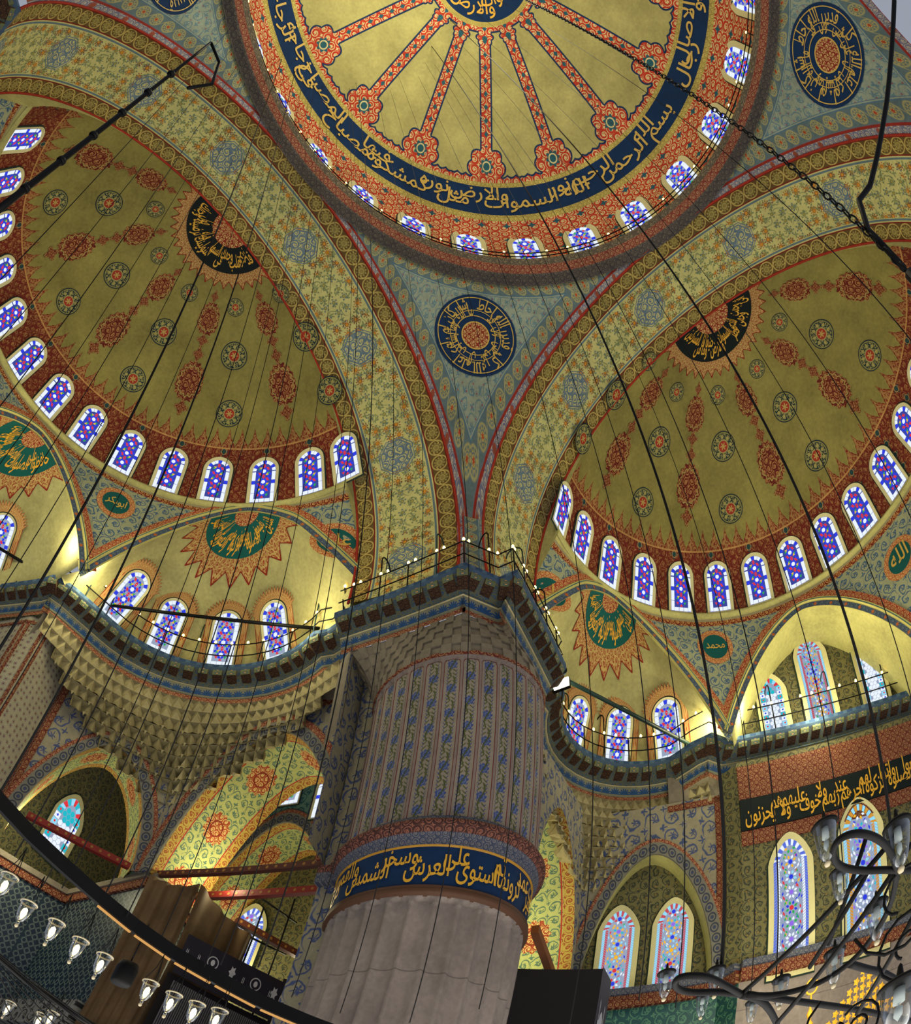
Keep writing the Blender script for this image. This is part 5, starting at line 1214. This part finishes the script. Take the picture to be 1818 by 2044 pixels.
# the pier with its cornice and railing stands a little forward of the arches, so that the balcony has depth
PFS = 0.955; PM = Matrix.Translation(Vector(CAM)) @ Matrix.Scale(PFS, 4) @ Matrix.Translation(-Vector(CAM))
bpy.context.view_layer.update()
for o in list(COL.objects):
    if o.parent is None and (o is pier or o is CORN['P'] or o is RAIL['P'] or o.get('group') == 'bulbs on the near pier railing'): o.matrix_world = PM @ o.matrix_world
def beam(name, a, b, w, h, mat, label, cat='beam', group=None, studs=True):
    a, b = Vector(a), Vector(b); d = (b-a).normalized(); side = d.cross(Vector((0, 0, 1))).normalized(); up = side.cross(d); mb = MB()
    q = [p+side*sx*w/2+up*sz*h/2 for p in (a, b) for sx, sz in ((-1, -1), (1, -1), (1, 1), (-1, 1))]
    mb.add(q, [(0, 1, 2, 3), (7, 6, 5, 4), (0, 4, 5, 1), (1, 5, 6, 2), (2, 6, 7, 3), (3, 7, 4, 0)])
    o = mb.build(name, mat, None); tag(o, label, cat, group)
    if studs:
        n = int((b-a).length/0.35); mb = MB()
        for k in range(n):
            p = a+(b-a)*((k+0.5)/n)
            for s_ in (-1, 1): c = p+side*s_*(w/2+0.005); mb.add([c+d*0.06*math.cos(t)+up*0.06*math.sin(t) for t in np.linspace(0, 2*math.pi, 9)[:-1]], [tuple(range(8))])
        mb.build('painted_dots', plain('ochre_dots', (140, 96, 40)) if 'ochre_dots' not in MATS else MATS['ochre_dots'], o)['kind'] = 'stuff'
    return o
redp = plain('red_tie_paint', (120, 26, 20), 0.6); orp = plain('orange_brown_wood', (130, 72, 32), 0.6); brp = plain('dark_red_wood', (76, 34, 24), 0.6)
beam('tie_beam', (10.2, 28.2, 15.35), (13.9, 25.6, 15.35), 0.24, 0.24, redp, 'red dotted tie beam across the left arch')
beam('tie_beam', (14.5, 24.6, 15.35), (14.5, 17.5, 15.35), 0.22, 0.22, brp, 'upper brown tie beam running to the near pier')
beam('tie_beam', (16.6, 24.2, 15.6), (16.6, 17.5, 15.6), 0.26, 0.26, redp, 'lower red tie beam behind the brown one')
beam('tie_beam', (18.6, 23.4, 15.6), (22.3, 21.0, 15.2), 0.26, 0.26, brp, 'brown tie beam coming out of the dust sheet towards the pier')
beam('tie_beam', (21.0, 12.2, 15.3), (25.4, 12.4, 15.3), 0.28, 0.28, orp, 'short orange-brown tie beam right of the near pier')
tube1 = lambda name, pts, r, mat, label, cat, group=None, n=8: tag(MB().tube(pts, r, n).build(name, mat, None), label, cat, group)
tube1('tie_rod', [(8.05, 27.7, 25.2), (13.4, 18.7, 25.2)], 0.075, iron, 'thick dark bar stretched across the left apse balcony', 'bar')
tube1('tie_rod', [(2.4, 31.0, 25.4), (8.1, 28.0, 25.2)], 0.075, iron, 'thick dark bar running from the left edge to the cornice corner', 'bar')
tube1('tie_rod', [(19.8, 11.1, 24.7), (26.7, 7.0, 24.55)], 0.085, green_iron, 'thick green bar slanting across the right apse balcony', 'bar')
fl = empty('floodlight', (18.95, 11.1, 23.9), 'white glowing floodlight under the right corner of the pier cornice', 'lamp')
MB().box((18.95, 11.1, 23.9), (0.12, 0.62, 0.34)).build('lamp_face', emit('floodlight_face', (250, 255, 225), 6.0), fl); MB().box((19.08, 11.12, 23.92), (0.16, 0.7, 0.42)).build('housing', iron, fl); MB().tube([(19.1, 11.1, 23.7), (19.3, 11.2, 23.3)], 0.03).build('bracket', iron, fl)

def station(az, el=None, d=None, z=None):      # point seen from the carpet at bearing az; by distance or height
    if d is None: d = (z-CAM[2])/math.tan(R(el))
    return Vector((CAM[0]+d*math.cos(R(az)), CAM[1]+d*math.sin(R(az)), z if z is not None else CAM[2]+d*math.tan(R(el))))
def ceiling_z(x, y):
    r = math.hypot(x, y)
    return 39.5+6.4*math.sqrt(max(0, 1-(r/12.5)**2))-0.05 if r < 12.0 else 26+math.sqrt(max(0, 17.47**2-r*r))-0.1
WA = [(-24, 9, .012), (-16.5, 9, .010), (-12, 9.5, .010), (-9, 8, .022), (-5.5, 9, .010), (-1, 9, .012), (0.6, 9.4, .008), (2.7, 8.2, .024), (5.5, 9, .010), (8, 8.6, .010), (12.3, 9, .010), (18.5, 8.5, .009), (22.8, 9, .010), (27.5, 9, .009), (31, 8.8, .009), (33.9, 8.2, .014), (36.4, 8.4, .010), (37.4, 8.6, .009), (41, 8.6, .009), (43.9, 8, .010), (46, 8.2, .012), (49, 8, .010), (50.3, 8.2, .009), (53.2, 7.8, .012), (56.6, 7.6, .020), (60, 7.4, .009), (62.8, 7.2, .026), (65.5, 7.2, .010), (69, 7, .010), (72.5, 6.8, .009), (76.2, 6.6, .012), (81, 6.4, .010), (86, 6.2, .012)]
for k, (a, d, r) in enumerate(WA):
    p = station(a, d=d, z=4.75); zt = ceiling_z(p.x, p.y)
    if r >= 0.02: tube1('chain_wire', [(p.x, p.y, 4.75), (p.x, p.y, zt)], r*0.75, iron, 'thicker twisted suspension cable hanging from the vault', 'cable', 'thick suspension cables')
    else: tube1('suspension_wire', [(p.x, p.y, 4.75), (p.x, p.y, zt)], r*0.7, iron, 'thin black suspension wire hanging straight down from the vault', 'wire', 'thin suspension wires', 5)
# heavy chain with its sleeve, the pole, and the swinging cable on the right
ch = empty('lamp_chain', (0, 0, 20), 'heavy chain ending in a black sleeve, crossing the right pendentive', 'chain')
cp = station(-27.6, d=8.0, z=10); mb = MB(); z = 10.15; k = 0; ztop = ceiling_z(cp.x, cp.y)
MB().tube([(cp.x, cp.y, 6.0), (cp.x, cp.y, 10.2)], 0.075, 8).build('black_sleeve', iron, ch)
mb2 = MB()
while z < ztop-0.2:
    d = Vector((1, 0, 0)) if k % 2 else Vector((0, 1, 0)); mb2.tube([Vector((cp.x, cp.y, z))+d*0.045*math.cos(t)+Vector((0, 0, 0.13*math.sin(t))) for t in np.linspace(0, 2*math.pi, 9)[:-1]], 0.014, 4, closed=True); z += 0.20; k += 1
o = mb2.build('chain_links', iron, ch); o['kind'] = 'stuff'
pp_ = [station(a, d=d, z=CAM[2]+d*math.tan(R(e))) for a, e, d in ((-46.8, 52.4, 9.5), (-38.4, 52.1, 9.0), (-33.7, 51.8, 8.6), (-31, 51.6, 8.4), (-29.3, 51.9, 8.2), (-27.8, 50.6, 8.05), (-27.6, 47.5, 8.0))]
tube1('hanging_cable', pp_, 0.045, iron, 'thick black cable looping down to the chain near the right edge', 'cable')
a0, a1 = station(87.8, 78.2, z=16.0), station(93.1, 57.5, z=9.5)
po = empty('lamp_pole', tuple(a1), 'long dark jointed pole slanting over the left great arch', 'pole')
pts = [a0+(a1-a0)*t for t in np.linspace(0, 1, 9)]; MB().tube(pts, [0.02+0.004*i for i in range(9)], 8).build('pole_shaft', iron, po)
for p in pts[2:8]: MB().tube([p-(a1-a0).normalized()*0.03, p+(a1-a0).normalized()*0.03], 0.065, 8).build('joint_collar', iron, po)
MB().tube([a0+Vector((0.0, 0.0, 0.0)), a0+Vector((0.35, 0.12, -0.1)), a0+Vector((0.5, 0.3, -0.9)), a0+Vector((0.25, 0.5, -1.5))], 0.03, 6).build('pole_hook', iron, po)

# ------------------------------------------------------------------ left chandelier: long curved rail, lit glass lamps
def glass_mat():
    m = bpy.data.materials.new('clear_lamp_glass'); m.use_nodes = True; t = m.node_tree; t.nodes.clear(); N_ = t.nodes.new
    o = N_('ShaderNodeOutputMaterial'); mx_ = N_('ShaderNodeMixShader'); tr = N_('ShaderNodeBsdfTransparent'); gl = N_('ShaderNodeBsdfGlossy'); lw = N_('ShaderNodeLayerWeight')
    tr.inputs[0].default_value = (0.93, 0.94, 0.92, 1); gl.inputs[0].default_value = (0.9, 0.95, 1, 1); gl.inputs[1].default_value = 0.08; lw.inputs[0].default_value = 0.35
    t.links.new(lw.outputs['Facing'], mx_.inputs[0]); t.links.new(tr.outputs[0], mx_.inputs[1]); t.links.new(gl.outputs[0], mx_.inputs[2]); t.links.new(mx_.outputs[0], o.inputs[0]); return m
glm = glass_mat(); frost = plain('pale_glass_rim', (190, 176, 140), 0.25, spec=0.8)
shade = MB().lathe([(0.0, -0.19), (0.03, -0.17), (0.022, -0.14), (0.05, -0.115), (0.085, -0.05), (0.10, 0.03), (0.108, 0.11), (0.125, 0.15)], n=20).mesh('glass_shade'); shade.materials.append(glm)
rim = MB().lathe([(0.118, 0.148), (0.135, 0.150), (0.135, 0.165), (0.118, 0.165)], n=20).mesh('rim'); rim.materials.append(frost)
knob = MB().lathe([(0, -0.23), (0.02, -0.222), (0.03, -0.20), (0.02, -0.178), (0, -0.17)], n=10).mesh('glass_knob'); knob.materials.append(frost)
core = MB().lathe([(0.0, -0.09), (0.025, -0.07), (0.045, 0.0), (0.035, 0.06), (0.0, 0.09)], n=12).mesh('glowing_bulb'); core.materials.append(core_m)
hang = MB().tube([(0.12, 0, 0.16), (0.05, 0, 0.42), (0, 0, 0.62)], 0.006, 4).tube([(-0.06, 0.1, 0.16), (0, 0.03, 0.42), (0, 0, 0.62)], 0.006, 4).tube([(-0.06, -0.1, 0.16), (0, -0.03, 0.42), (0, 0, 0.62)], 0.006, 4).mesh('hanger'); hang.materials.append(iron)
def oil_lamp(P, label, group, s=1.0):
    o = empty('glass_lamp', tuple(P), label, 'lamp', group); o.scale = (s, s, s)
    for nm, me in (('glass_shade', shade), ('rim', rim), ('glass_knob', knob), ('glowing_bulb', core), ('hanger', hang)): link(nm, me, None, o, keep=False)
    return o
LP = [(52.7, 19.9), (50.5, 18.9), (48.1, 18.6), (46.0, 18.2), (44.0, 17.9), (40.3, 17.4), (38.5, 17.2), (36.8, 17.1), (35.2, 17.1)]
NTH = ['leftmost', 'second', 'third', 'fourth', 'fifth', 'sixth', 'seventh', 'eighth', 'ninth']
for k, (a, e) in enumerate(LP):
    oil_lamp(station(a, e, z=4.1), ('leftmost lit bell-shaped glass lamp, cut by the left edge' if k == 0 else '%s lit bell-shaped glass lamp counted from the left edge, under the curved rail' % NTH[k]), 'lit glass lamps under the curved rail', 0.66)
for k, (a, e) in enumerate(((48.0, 12.8), (45.8, 13.0), (45.2, 13.4), (49.5, 11.6))):
    oil_lamp(station(a, e, z=4.0), ['small lit glass lamp at the lower left corner, leftmost', 'small lit glass lamp at the bottom edge, middle of three', 'small lit glass lamp at the bottom edge, right of three', 'small lit glass lamp cut by the lower left corner'][k], 'small lit glass lamps in the lower left corner', 0.6)
rl = [station(a, e, z=4.75) for a, e in ((60.0, 26.0), (56.3, 24.8), (53.0, 23.8), (49.6, 22.9), (46.3, 22.0), (43.0, 21.1), (39.6, 20.3), (36.4, 19.7), (32.9, 19.0), (29.2, 18.4), (26, 17.9))]
rail = empty('chandelier_rail', tuple(rl[0]), 'dark curved chandelier rail sweeping across the lower left above the lit lamps', 'rail')
P_ = []
for p in rl:
    r_ = Vector((p.x-CAM[0], p.y-CAM[1], 0)).normalized(); P_.append([tuple(p+r_*a+Vector((0, 0, b))) for a, b in ((-0.03, -0.07), (0.03, -0.07), (0.03, 0.07), (-0.03, 0.07), (-0.03, -0.07))])
MB().grid(np.array(P_), smooth=False).build('iron_band', iron, rail)
gstrip = emit('warm_led_edge', (255, 190, 110), 0.7)
for k in range(4, 10):
    a, b = rl[k], rl[k+1]; MB().tube([a.lerp(b, 0.06)+Vector((0, 0, -0.085)), a.lerp(b, 0.94)+Vector((0, 0, -0.085))], 0.013, 4).build('lit_edge', gstrip, rail)
lp = [station(a, e, z=4.0) for a, e in ((60, 17.6), (56, 17.2), (52, 15.9), (48, 15.0), (44, 14.4), (40, 13.9))]
sp = empty('chandelier_rail', tuple(lp[0]), 'lower spoked chandelier ring with many thin cables at the lower left', 'rail')
MB().tube(lp, 0.03, 6).build('ring_bar', iron, sp); mb = MB()
for k in range(14):
    a = lp[0].lerp(lp[1], 0.4); b = station(56-k*1.6, 11.0+0.12*k, z=3.9); mb.tube([lp[2].lerp(lp[0], 0.02*k), b], 0.008, 4)
mb.build('spoke_cables', iron, sp)['kind'] = 'stuff'
spk = empty('loudspeaker', tuple(station(42.2, 18.0, d=8.6)), 'black bucket-shaped loudspeaker hanging between the lit lamps', 'loudspeaker'); q = station(42.2, 18.0, d=8.6)
MB().lathe([(0.0, -0.12), (0.10, -0.12), (0.115, -0.10), (0.12, 0.06), (0.10, 0.12), (0.0, 0.13)], q, 20).build('body', iron, spk); MB().tube([(q.x, q.y, q.z+0.13), (q.x, q.y, q.z+0.6)], 0.008, 4).build('hanger', iron, spk)

# ------------------------------------------------------------------ right chandelier: scrolled iron with unlit glass lamps
cha = empty('scrolled_chandelier', (1.14, 4.41, 4.5), 'large black wrought-iron chandelier with scrolls and unlit glass lamps at the lower right', 'chandelier')
def iron_bar(name, pts, r, z=4.5, n=8):
    P3 = [Vector((p[0], p[1], p[2] if len(p) > 2 else z)) for p in pts]; sm_ = []
    for i in range(len(P3)-1):      # Catmull-Rom smoothing
        a, b, c, d = P3[max(0, i-1)], P3[i], P3[i+1], P3[min(len(P3)-1, i+2)]
        for t in np.linspace(0, 1, 5)[:-1]: t = float(t); sm_.append(0.5*((2*b)+(c-a)*t+(2*a-5*b+4*c-d)*t*t+(3*b-a-3*c+d)*t**3))
    sm_.append(P3[-1]); MB().tube(sm_, r, n).build(name, iron, cha)
iron_bar('main_scroll', [(1.139, 4.409), (1.435, 4.115), (1.57, 3.812), (1.564, 3.564), (1.373, 3.334), (1.027, 3.179), (0.525, 3.077), (-0.061, 3.085), (-0.46, 3.169), (-0.801, 3.297), (-1.053, 3.458), (-1.157, 3.601), (-1.109, 3.683), (-0.935, 3.69), (-0.716, 3.614), (-0.49, 3.433), (-0.278, 3.2), (-0.032, 2.956), (0.4, 2.5)], 0.028)
iron_bar('end_loop', [(1.14, 4.41), (0.88, 4.64), (0.71, 4.86), (0.52, 4.98), (0.34, 4.99), (0.28, 4.91), (0.44, 4.72), (0.8, 4.55), (1.14, 4.41)], 0.030)
iron_bar('lower_arm', [(1.14, 4.41), (1.43, 4.24), (1.82, 4.12), (2.38, 4.01)], 0.036); iron_bar('cross_bar', [(1.18, 4.36), (1.94, 3.79), (2.86, 3.15), (3.69, 2.64), (4.6, 2.1)], 0.032); iron_bar('side_arm', [(1.41, 3.35), (1.77, 3.13), (2.21, 2.86), (3.15, 2.42)], 0.034)
hub = Vector((1.14, 4.41, 4.5))
for nm, (a, e, d), (a2, e2, d2) in (('stay_rod', (1.2, 19.1, 8.4), (-10.1, 24.2, 6.9)), ('stay_rod', (-1.3, 16.8, 9.0), (-10.2, 22.9, 7.0)), ('stay_rod', (-4.4, 20.0, 8.2), (-7.2, 24.6, 7.6)), ('stay_rod', (-3.2, 19.2, 8.2), (-7.6, 23.2, 7.4)), ('stay_rod', (-6.5, 15.5, 9.3), (-10.5, 19.5, 7.6))):
    MB().tube([station(a, e, d=d), station(a2, e2, d=d2)], 0.024, 6).build(nm, iron, cha)
def curl(az, el, d, rad, turns, a0, sg=1):
    c = station(az, el, d=d); ex = Vector((math.sin(R(az)), -math.cos(R(az)), 0)); ez = Vector((0, 0, 1)); pts = []
    for k in range(int(turns*14)+1): t = k/14*2*math.pi; q = rad*(1-0.8*k/(turns*14)); pts.append(c+ex*q*math.cos(a0+sg*t)+ez*q*math.sin(a0+sg*t))
    MB().tube(pts, 0.014, 5).build('small_curl', iron, cha)
for a_ in ((-9.6, 17.6, 7.4, 0.30, 1.6, 0.5, 1), (-6.8, 14.8, 8.6, 0.22, 1.5, 2.4, -1), (-9.4, 20.4, 7.2, 0.42, 1.2, 3.4, 1), (-5.0, 15.2, 8.8, 0.34, 0.8, 2.0, 1)): curl(*a_)
cap = MB().lathe([(0.0, 0.30), (0.012, 0.28), (0.02, 0.22), (0.03, 0.20), (0.055, 0.185), (0.105, 0.175), (0.118, 0.16), (0.112, 0.14), (0.07, 0.13), (0.0, 0.13)], n=20).mesh('metal_cap'); cap.materials.append(iron)
shade2 = MB().lathe([(0.0, -0.22), (0.02, -0.205), (0.018, -0.18), (0.035, -0.165), (0.06, -0.12), (0.082, -0.02), (0.095, 0.08), (0.10, 0.14)], n=24).mesh('glass_shade'); shade2.materials.append(glm)
tube_m = plain('white_candle_tube', (176, 186, 190), 0.3, spec=0.6); inner = MB().lathe([(0.0, 0.14), (0.03, 0.13), (0.032, 0.03), (0.0, 0.02)], n=12).lathe([(0.0, 0.02), (0.022, 0.0), (0.024, -0.05), (0.0, -0.09)], n=12).mesh('candle_tube'); inner.materials.append(tube_m)
RLAMP = [(-4.47, 26.70, 24.31, 'unlit glass lamp highest in the right chandelier, left of the iron loop'), (-9.43, 24.55, 21.86, 'large unlit glass lamp nearest the right edge, beside the iron loop'), (-5.24, 23.78, 21.92, 'unlit glass lamp hanging just below the iron loop'), (-7.65, 21.02, 18.76, 'unlit glass lamp inside the sweep of the big iron scroll'), (-4.85, 19.60, 17.56, 'unlit glass lamp low on the sweep of the big iron scroll'), (-1.36, 19.30, 17.58, 'unlit glass lamp right of the chandelier hub, under the first tall window'), (6.35, 21.54, 19.87, 'unlit glass lamp at the left end of the small iron loop'), (3.01, 21.03, 19.34, 'unlit glass lamp standing in front of the small iron loop'), (3.75, 19.68, 18.34, 'unlit glass lamp hanging below the small iron loop'), (0.44, 18.54, 17.22, 'unlit glass lamp at the bottom edge below the chandelier hub'), (-9.21, 16.2, 13.0, 'big clear glass jar lamp in the bottom right corner')]
for a, e0, e1, lb in RLAMP:
    d = 3.15/math.tan(R(e0)); H = d*(math.tan(R(e0))-math.tan(R(e1))); s_ = H/0.40
    if 'jar' in lb: d = 5.6; H = d*(math.tan(R(e0))-math.tan(R(e1))); s_ = H/0.40
    o = empty('unlit_lamp', tuple(station(a, d=d, z=CAM[2]+d*math.tan(R(e0))-0.19*s_)), lb, 'lamp', 'unlit glass lamps of the right chandelier'); o.scale = (s_*(1.5 if 'jar' in lb else 1.15),)*2+(s_,)
    for nm, me in (('metal_cap', cap), ('glass_shade', shade2), ('candle_tube', inner), ('glass_knob', knob)): link(nm, me, None, o, keep=False)

# ------------------------------------------------------------------ scaffold sheet, banners, hoardings
def f_sheet(): return mix(noise(1.4, 5), lin((66, 50, 34)), lin((112, 88, 60)))
material('brown_dust_sheet', f_sheet, grime=0.3); plain('black_hoarding', (26, 20, 24), 0.8, grime=0.1); plain('grey_hoarding', (70, 68, 78), 0.6, grime=0.1); white = plain('white_print', (190, 190, 196), 0.8, grime=0.0); plain('banner_cloth', (36, 32, 46), 0.8, grime=0.1)
sh = empty('dust_sheet', (15.2, 23.2, 4), 'brown dust sheet draped over scaffolding beside the blue tiled wall', 'sheet')
def sheet(p0, p1, zt0, zt1, zb, name):
    n, m = 40, 24; P_ = []; nn = wn(p0, p1)
    for i in range(n+1):
        t = i/n; row = []
        for j in range(m+1):
            s = j/m; zt = zt0+(zt1-zt0)*t; w = 0.07*math.sin(t*23+s*2)+0.05*math.sin(t*57+s*5)*s+0.10*math.sin(s*9+t*4)*0.6
            row.append((p0[0]+(p1[0]-p0[0])*t+nn[0]*w, p0[1]+(p1[1]-p0[1])*t+nn[1]*w, zt+(zb-zt)*s-0.25*math.sin(math.pi*t)*(1-s)))
        P_.append(row)
    MB().grid(np.array(P_)).build(name, MATS['brown_dust_sheet'], sh)
sheet((13.9, 24.4), (15.2, 23.0), 15.0, 15.3, 4.0, 'sheet_side'); sheet((15.2, 23.0), (18.6, 22.3), 15.3, 14.9, 4.0, 'sheet_front'); sheet((15.2, 23.0), (14.9, 24.6), 15.3, 15.1, 14.6, 'sheet_fold')
sb = empty('scaffold', (19.5, 22, 12), 'thin black scaffold tubes standing right of the brown dust sheet', 'scaffold')
for pts in (((19.9, 21.9, 12), (19.9, 21.9, 17.2)), ((18.0, 22.8, 16.6), (20.3, 21.7, 16.3)), ((18.2, 22.8, 14.9), (20.3, 21.7, 14.9)), ((18.0, 22.8, 13.9), (20.3, 21.7, 13.6)), ((18.7, 22.4, 12), (18.7, 22.4, 16.2))): MB().tube([Vector(p) for p in pts], 0.04, 6).build('scaffold_tube', iron, sb)
hb = empty('site_hoarding', (17, 21.5, 10), 'black hoarding strip at the foot of the left arches', 'hoarding')
for a_, b_, z1 in (((15.0, 22.6), (19.0, 20.6), 11.6), ((19.0, 20.6), (21.0, 17.6), 13.3)): wall('hoarding_panel', a_, b_, 4.0, z1, MATS['black_hoarding'], hb)
def silhouette(mb, x, z, s, f):
    out = [[(-0.5, 0), (0.5, 0), (0.5, 0.22), (0.30, 0.30), (0.26, 0.46), (0.14, 0.62), (0, 0.70), (-0.14, 0.62), (-0.26, 0.46), (-0.30, 0.30), (-0.5, 0.22)]]
    for mx_ in (-0.46, -0.36, 0.36, 0.46): out.append([(mx_-0.02, 0.24), (mx_+0.02, 0.24), (mx_+0.02, 0.95), (mx_, 1.08), (mx_-0.02, 0.95)])
    for q in out: mb.add([f(x+px*s, z+pz*s) for px, pz in q], [tuple(range(len(q)))])
bp0, bp1 = (15.0, 22.45), (19.0, 20.45); bn = wn(bp0, bp1); bd = Vector((bp1[0]-bp0[0], bp1[1]-bp0[1], 0)); BL = bd.length; bd.normalize()
ban = empty('banner', (15, 22.5, 12), 'dark banner with white mosque outlines and restoration lettering below the dust sheet', 'banner')
strip('banner_cloth', bp0, bp1, 11.6, 13.1, 0.03, MATS['banner_cloth'], ban)
fb = lambda x, z: Vector((bp0[0], bp0[1], 11.6))+bd*x+Vector((bn[0]*0.05, bn[1]*0.05, z))
mb = MB()
for x in (0.45, 2.45, 4.2): silhouette(mb, x, 0.35, 0.62, fb)
mb.build('mosque_emblem', white, ban)['kind'] = 'stuff'
for x in (1.1, 3.05):
    e_ = MB(); e_.add([fb(x+0.2+0.24*math.cos(t), 0.95+0.24*math.sin(t)) for t in np.linspace(0, 2*math.pi, 21)[:-1]]+[fb(x+0.2+0.20*math.cos(t), 0.95+0.20*math.sin(t)) for t in np.linspace(0, 2*math.pi, 21)[:-1]], [(i, (i+1) % 20, 20+(i+1) % 20, 20+i) for i in range(20)])
    e_.add([fb(x+0.2+0.09*math.cos(t), 0.95+0.12*math.sin(t)) for t in np.linspace(0, 2*math.pi, 9)[:-1]], [tuple(range(8))]); e_.build('round_emblem', white, ban)
    lettering('banner_lettering', 'T.C. KÜLTÜR VE TURİZM', lambda X_, y, x=x: fb(x-0.25+X_, 0.48+y), 0.95, 0.13, white, ban, False, False); lettering('banner_lettering', 'BAKANLIĞI', lambda X_, y, x=x: fb(x-0.02+X_, 0.30+y), 0.5, 0.13, white, ban, False, False)
    lettering('banner_lettering', 'VAKIFLAR', lambda X_, y, x=x: fb(x+0.85+X_, 0.35+y), 0.45, 0.14, white, ban, False, False)
    l_ = MB(); l_.add([fb(x+1.07+0.16*q*math.cos(t), 0.95+0.26*q*math.sin(t)) for t, q in zip(np.linspace(0, 2*math.pi, 13)[:-1], [1, .6]*6)], [tuple(range(12))]); l_.build('leaf_emblem', white, ban)
# rows of grey tubes stacked on the hoarding (folded carpet rails)
st = empty('tube_rack', (17, 21, 9), 'rack of upright pale grey tubes along the lower left hoarding', 'rack')
mb = MB(); path_ = densify([(14.7, 21.95), (18.95, 19.95), (20.8, 17.1)], 0.085)
for k, (x, y) in enumerate(path_[:90]): mb.box((x, y, 10.3), (0.035, 0.035, 1.7)); mb.box((x+0.02, y+0.02, 9.0), (0.03, 0.03, 0.7))
mb.build('grey_tubes', plain('grey_tube', (96, 94, 98), 0.5, grime=0.2), st)['kind'] = 'stuff'
h2 = empty('site_hoarding', (23, 11.5, 8), 'dark purple-black hoarding right of the near pier, turned corner with a grey printed panel', 'hoarding')
wall('dark_panel', (21.6, 13.6), (23.3, 10.0), 4.0, 14.35, MATS['black_hoarding'], h2); wall('grey_panel', (23.3, 10.0), (24.9, 9.9), 4.0, 14.45, MATS['grey_hoarding'], h2)
hp0, hp1 = (23.3, 10.0), (24.9, 9.9); hn = wn(hp0, hp1); hd = Vector((hp1[0]-hp0[0], hp1[1]-hp0[1], 0)).normalized()
mb = MB(); silhouette(mb, 0.7, 1.4, 0.9, lambda x, z: Vector((hp0[0], hp0[1], 11.0))+hd*x+Vector((hn[0]*0.03, hn[1]*0.03, z))); mb.build('mosque_emblem', white, h2)['kind'] = 'stuff'
# gilded crest and finial of the niche under the tall windows
fn_ = empty('gilded_finial', (0, 0, 0), 'slender gilded finial with a ring on top in front of the grey marble', 'finial'); q = station(-3.42, d=33.2, z=11.0)
MB().lathe([(0.0, 0.0), (0.12, 0.05), (0.05, 0.2), (0.30, 0.6), (0.30, 0.9), (0.06, 1.2), (0.16, 1.35), (0.05, 1.5), (0.13, 1.7), (0.04, 1.9), (0.03, 2.4), (0, 2.45)], q-Vector((0, 0, 1.2)), 16).build('finial_body', MATS['gold_leaf'], fn_)
MB().tube([q+Vector((0, 0.22*math.cos(t), 1.45+0.26*math.sin(t))) for t in np.linspace(0, 2*math.pi, 17)[:-1]], 0.04, 6, closed=True).build('finial_ring', MATS['gold_leaf'], fn_)
cr_ = empty('gilded_crest', (0, 0, 0), 'pointed gilded openwork crest at the bottom edge behind the chandelier', 'crest'); q = station(-6.77, d=33.4, z=10.6); mb = MB()
for k in range(13):
    for j in range(7-abs(k-6)):
        y = (k-6)*0.26; c = q+Vector((0, -y*0.94, j*0.27)); mb.add([c+Vector((-0.05, 0.13*math.cos(t)*(1 if i % 2 else 0.6), 0.15*math.sin(t)*(1 if i % 2 else 0.6))) for i, t in enumerate(np.linspace(0, 2*math.pi, 11)[:-1])]+[c+Vector((-0.12, 0, 0))], [(i, (i+1) % 10, 10) for i in range(10)])
mb.build('crest_openwork', MATS['gold_leaf'], cr_)
